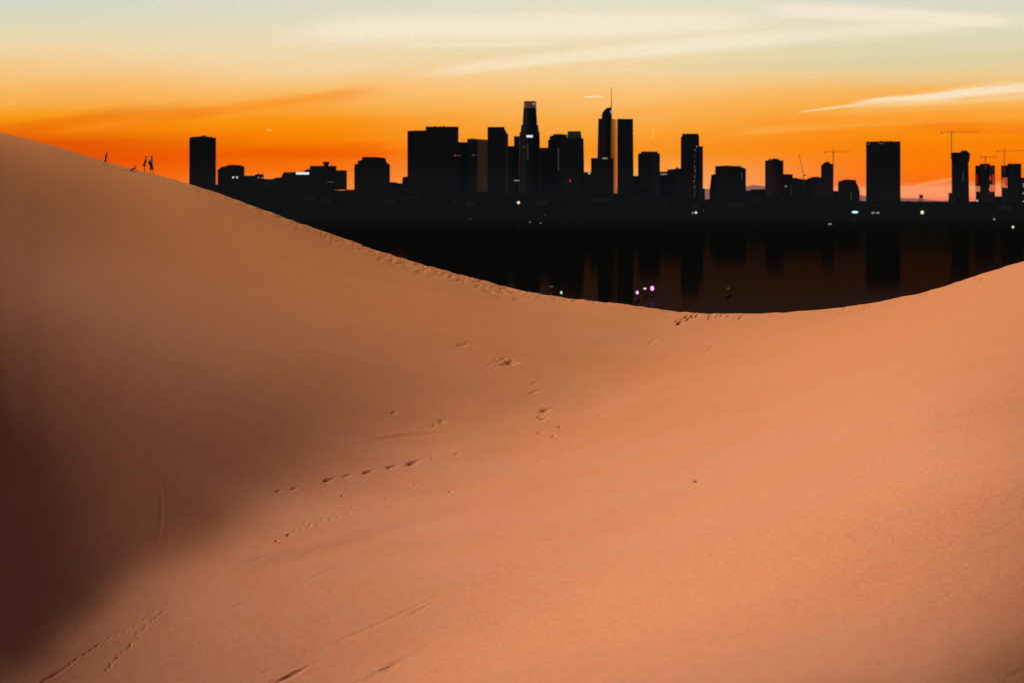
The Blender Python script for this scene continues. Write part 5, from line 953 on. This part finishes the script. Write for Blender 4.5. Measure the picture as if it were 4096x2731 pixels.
# --- lamps on the far shore and lights on the water
pole_m = simple('lamp_pole', (0.01, 0.01, 0.01), .6, .3)
def shore_lamp(px, py, w_, h_, mat, label):
    Y = 5396.0; X = (px - 2048) / F * Y; z = (YH - py) / F * Y
    if py > 868: Y = min(5396.0, 7643 * 34.0 / (py - YH)); X = (px - 2048) / F * Y; z = (YH - py) / F * Y
    s_ = Y / F
    root = empty('lamp_post', (X, Y, WATER - 1)); tag(root, label, 'lamp', 'lamps along the dark shore')
    MB().bar((0, 0, 0), (0, 0, z - WATER + 1), .22 * max(1, s_ * 1.4), .12).build('pole', pole_m, root)
    MB().ball((0, 0, z - WATER + 1), s_ * w_ / 2, h_ / w_, sy=.6).build('lamp_head', M[mat], root, True)
for a in [(2074, 812, 11, 12, 'l_warm', 'brightest round white lamp below the crowned tower'),
          (2120, 890, 7, 5, 'l_dim', 'left of two faint lamps low under the crowned tower'), (2162, 894, 6, 4, 'l_dim', 'right of two faint lamps low under the crowned tower'),
          (2180, 862, 5, 5, 'l_faint', 'very faint lamp above the pair under the crowned tower'),
          (2771, 853, 8, 8, 'l_dim', 'dimmer left lamp at the foot of the speckled light column'), (2784, 852, 10, 9, 'l_warm', 'bright lamp at the foot of the speckled light column'),
          (2813, 843, 8, 3, 'l_faint', 'faint lamp just right of the column of lights'),
          (3420, 850, 26, 10, 'l_cyan', 'wide cyan-white floodlight left of the slab tower foot'),
          (3492, 853, 14, 8, 'l_dim', 'left of two beige lamps at the slab tower foot'), (3511, 853, 16, 8, 'l_dim', 'right of two beige lamps at the slab tower foot'),
          (3689, 851, 13, 15, 'l_warm', 'round warm lamp below the small square-headed tower'),
          (3320, 898, 16, 7, 'l_dim', 'dim white light on the water left of the cyan floodlight'),
          (3977, 879, 8, 11, 'l_dim', 'small beige lamp beneath the red-glowing unfinished tower'), (4052, 910, 10, 10, 'l_warm', 'warm lamp low near the right picture edge'),
          (1880, 877, 5, 4, 'l_faint', 'faint bluish lamp left below the crowned tower')]:
    shore_lamp(*a)
buoy_m = simple('buoy_hull', (0.002, 0.002, 0.0022), .7, .1)
def buoy(px, py, w_, h_, mat, label):
    Y = F * 33.0 / (py - YH); X = (px - 2048) / F * Y; z = (YH - py) / F * Y; s_ = Y / F
    root = empty('light_buoy', (X, Y, WATER)); tag(root, label, 'buoy', 'lit buoys on the near water')
    MB().prism([(1.1 * math.cos(t), 1.1 * math.sin(t)) for t in [k * .524 for k in range(12)]], -.3, [(.8 * math.cos(t), .8 * math.sin(t)) for t in [k * .524 for k in range(12)]], .7).build('float', buoy_m, root)
    mb = MB()
    for k in range(3):
        a = k * 2.094; mb.bar((.7 * math.cos(a), .7 * math.sin(a), .6), (.1 * math.cos(a), .1 * math.sin(a), z - WATER), .05)
    mb.build('frame', buoy_m, root)
    MB().ball((0, 0, z - WATER), s_ * w_ / 2, h_ / w_, sy=.6).build('lamp', M[mat], root, True)
for a in [(2549, 1172, 10, 14, 'l_violet', 'left violet-white buoy light just above the dune saddle'), (2609, 1155, 14, 18, 'l_violet', 'largest violet-white buoy light, right of the trio over the dune'),
          (2580, 1156, 13, 7, 'l_warm', 'small flat warm buoy light between two violet ones'), (2206, 1148, 18, 7, 'l_faint', 'dim brownish buoy light close above the dune crest'),
          (2245, 1172, 8, 12, 'l_cyan', 'small cyan-white buoy light touching the dune crest'), (2913, 1155, 7, 7, 'l_ember', 'tiny orange buoy light right of the violet pair')]:
    buoy(*a)

# ------------------------------------------------------------------ people on the crest
def capsule(mb, p, q, r0, r1, n=12):
    mb.bar(p, q, r0, r1, n); mb.ball(p, r0, seg=n, ring=8); mb.ball(q, r1, seg=n, ring=8)
def fuse(name, mb, voxel, mat, parent, smooth_it=4):
    o = mb.build(name + '_raw', mat)
    md = o.modifiers.new('r', 'REMESH'); md.mode = 'VOXEL'; md.voxel_size = voxel; md.use_smooth_shade = True
    ms_ = o.modifiers.new('s', 'SMOOTH'); ms_.iterations = smooth_it; ms_.factor = 0.5
    dg = bpy.context.evaluated_depsgraph_get()
    me_ = bpy.data.meshes.new_from_object(o.evaluated_get(dg)); me_.name = name
    bpy.data.objects.remove(o)
    if not me_.materials: me_.materials.append(mat)
    ob = bpy.data.objects.new(name, me_); COL.objects.link(ob); ob.parent = parent
    return ob
skin_m = simple('tanned_skin', (0.20, 0.085, 0.045), .6, .3, .12, 6)
hair_m = simple('dark_hair', (0.02, 0.012, 0.008), .6, .3, .3, 30)
eye_m = simple('eye', (0.03, 0.02, 0.015), .2, .5, .1, 30)
def cloth_m(name, c): return simple(name, c, .9, .1, .2, 20)

def person(label, foot_px, J, size, shirt, shorts, face=1, top=None, sleeve=.55, leg_len=.45, bag=False):
    """J: joint -> (x, y, depth) in photo-crop pixels (7.84 per reference pixel)"""
    base = on_dune(*foot_px)
    if foot_px[1] <= float(crest_px(foot_px[0])) + 3: base = Vector(((foot_px[0] - 2048) / F * 179.6, 179.6, surf((foot_px[0] - 2048) / F * 179.6, 179.6)))
    k = base.y / F / 7.84
    fx, fy = (foot_px[0] - 380) * 7.84, (foot_px[1] - 570) * 7.84
    root = empty('person', base); tag(root, label, 'person')
    P = {n: Vector(((x - fx) * k, d * size, (fy - y) * k)) for n, (x, y, d) in J.items()}
    for s in 'lr':      # feet planted on the sand
        a = P['foot_' + s]; w_ = base + a
        zs = surf(w_.x, min(w_.y, 179.9)) - base.z
        a.z = zs + .035 * size
    g = size
    mb = MB(); c = lambda a, b_, r0, r1: capsule(mb, a, b_, r0 * g, r1 * g)
    pel, che, nek, hed = P['pelvis'], P['chest'], P['neck'], P['head']
    lat = Vector((0, 1, 0)) if abs(face) else Vector((1, 0, 0))
    up = (nek - pel).normalized(); fwd = up.cross(Vector((0, 1, 0))); fwd = fwd if fwd.x * face > 0 else -fwd
    c(pel, che, .095, .105)
    for s, e in (('l', -1), ('r', 1)):
        hip = pel + Vector((0, .075 * e * g, -.03 * g)); sh = che + Vector((0, .15 * e * g, 0)) + up * .10 * g
        P['hip_' + s], P['sh_' + s] = hip, sh
        c(pel, hip, .09, .09); c(che, sh, .085, .058); c(hip, P['knee_' + s], .085, .055); c(P['knee_' + s], P['foot_' + s], .052, .033)
        ft = P['foot_' + s]; c(ft, ft + Vector((.13 * g * face, 0, -.01 * g)), .038, .026); c(ft, ft - Vector((.04 * g * face, 0, 0)), .036, .03)
        el, hd = P['elb_' + s], P['hand_' + s]
        c(sh, el, .048, .036); c(el, hd, .035, .024)
        dr = (hd - el).normalized(); sd_ = dr.cross(Vector((0, 1, 0))).normalized()
        palm = hd + dr * .075 * g; c(hd, palm, .028, .034)
        for f in range(5):      # four fingers and a thumb
            if f < 4:
                off_ = Vector((0, 1, 0)) * (f - 1.5) * .021 * g; L = (.075, .085, .08, .062)[f] * g
                a = palm + off_; mid = a + dr * L * .55 + sd_ * .006 * g; c(a, mid, .0105, .010); c(mid, mid + dr * L * .4 + sd_ * .02 * g, .010, .009)
            else:
                a = hd + dr * .02 * g; t1 = a + Vector((0, .045 * g, 0)) + dr * .03 * g; c(a, t1, .014, .012); c(t1, t1 + dr * .035 * g, .012, .010)
    c(che, nek, .09, .055); c(nek, hed - up * .06 * g, .05, .05)
    mb.ball(hed, .092 * g, 1.18, 14, 10, 1.02, .84)
    mb.ball(hed + fwd * .035 * g - up * .06 * g, .055 * g, 1.0, 10, 8, 1, .85)       # jaw
    c(hed + fwd * .085 * g + up * .012 * g, hed + fwd * .108 * g - up * .018 * g, .010, .014)      # nose
    c(hed + fwd * .078 * g - up * .058 * g + Vector((0, -.02 * g, 0)), hed + fwd * .078 * g - up * .058 * g + Vector((0, .02 * g, 0)), .011, .011)
    for e in (-1, 1): mb.ball(hed + Vector((0, .08 * e * g, 0)) - up * .01 * g, .024 * g, 1.3, 8, 6, .8, .5)
    body = fuse('body', mb, .0085 * g, skin_m, root, 3)
    for e in (-1, 1): MB().ball(hed + fwd * .082 * g + Vector((0, .034 * e * g, 0)) + up * .012 * g, .012 * g).build('eye', eye_m, root, True)
    mb = MB(); mb.ball(hed + up * .028 * g - fwd * .016 * g, .101 * g, 1.05, 14, 10, 1.0, .88)
    h_ = mb.build('hair', hair_m, root, True)
    mb = MB(); c = lambda a, b_, r0, r1: capsule(mb, a, b_, r0 * g, r1 * g)
    if shirt:
        c(pel + up * .07 * g, che, .118, .128); c(che, nek - up * .05 * g, .12, .07)
        for s in 'lr': sh = P['sh_' + s]; c(che, sh, .105, .074); c(sh, sh.lerp(P['elb_' + s], sleeve), .070, .066)
        fuse('shirt', mb, .014 * g, shirt, root, 3)
    mb = MB()
    c(pel + up * .08 * g, pel, .115, .120)
    for s in 'lr': c(pel, P['hip_' + s], .115, .112); c(P['hip_' + s], P['hip_' + s].lerp(P['knee_' + s], leg_len), .108, .098)
    fuse('shorts', mb, .014 * g, shorts, root, 3)
    if bag:
        mb = MB(); q = P['sh_l'].lerp(pel, .55) + Vector((-.16 * g, -.10 * g, -.02 * g))
        for dz, r in ((-.12, .10), (0, .12), (.12, .09)): mb.ball(q + Vector((0, 0, dz * g)), r * g, 1.0, 12, 8, .8, .9)
        root2 = empty('backpack', root.location)
        tag(root2, 'dark bag slung behind the waist of the standing man in the grey-blue shirt', 'bag')
        fuse('bag_body', mb, .014 * g, cloth_m('dark_bag', (.012, .012, .016)), root2, 2)
        MB().bar(q + Vector((0, 0, .14 * g)), P['sh_l'] + Vector((0, -.03, .09 * g)), .02 * g).build('strap', cloth_m('bag_strap', (.012, .012, .016)), root2)
    return root

person('child in green shorts and dark purple shirt striding down the dune crest', (417, 661),
       dict(head=(365, 322, 0), neck=(360, 360, 0), chest=(352, 405, 0), pelvis=(322, 545, 0), knee_l=(268, 632, .05), foot_l=(203, 702, .05), knee_r=(362, 630, -.05), foot_r=(380, 712, -.05),
            elb_r=(395, 470, -.22), hand_r=(422, 528, -.24), elb_l=(330, 455, .2), hand_l=(345, 520, .22)),
       .74, cloth_m('purple_shirt', (.035, .018, .045)), cloth_m('green_shorts', (.02, .13, .035)), 1)
person('child in red top crouching with both hands on the sand', (536, 689),
       dict(head=(1266, 752, 0), neck=(1240, 783, 0), chest=(1212, 808, 0), pelvis=(1138, 862, 0), knee_l=(1205, 868, .12), foot_l=(1165, 925, .12), knee_r=(1210, 880, -.14), foot_r=(1170, 930, -.14),
            elb_r=(1300, 845, -.2), hand_r=(1352, 898, -.22), elb_l=(1270, 850, .2), hand_l=(1310, 900, .2)),
       .72, cloth_m('red_top', (.30, .012, .018)), cloth_m('black_shorts', (.012, .012, .014)), 1, sleeve=.3)
person('slim person in brown top and dark shorts reaching towards the taller man', (576, 686),
       dict(head=(1600, 452, 0), neck=(1592, 495, 0), chest=(1578, 545, 0), pelvis=(1542, 665, 0), knee_l=(1540, 790, .05), foot_l=(1535, 903, .05), knee_r=(1562, 790, -.06), foot_r=(1565, 905, -.06),
            elb_r=(1632, 565, -.2), hand_r=(1672, 600, -.2), elb_l=(1615, 600, .2), hand_l=(1665, 640, .2)),
       .84, cloth_m('brown_top', (.10, .040, .022)), cloth_m('dark_shorts', (.018, .012, .014)), 1, sleeve=.25)
person('man in grey-blue shirt and knee-length dark shorts standing on the crest', (606.5, 695.6),
       dict(head=(1778, 450, 0), neck=(1778, 495, 0), chest=(1772, 555, 0), pelvis=(1768, 705, 0), knee_l=(1738, 850, .06), foot_l=(1730, 975, .06), knee_r=(1815, 850, -.06), foot_r=(1822, 968, -.06),
            elb_r=(1815, 630, -.24), hand_r=(1850, 700, -.24), elb_l=(1715, 610, .22), hand_l=(1708, 670, .22)),
       .98, cloth_m('grey_blue_shirt', (.085, .10, .14)), cloth_m('long_dark_shorts', (.016, .015, .018)), 1, leg_len=.85, bag=True)
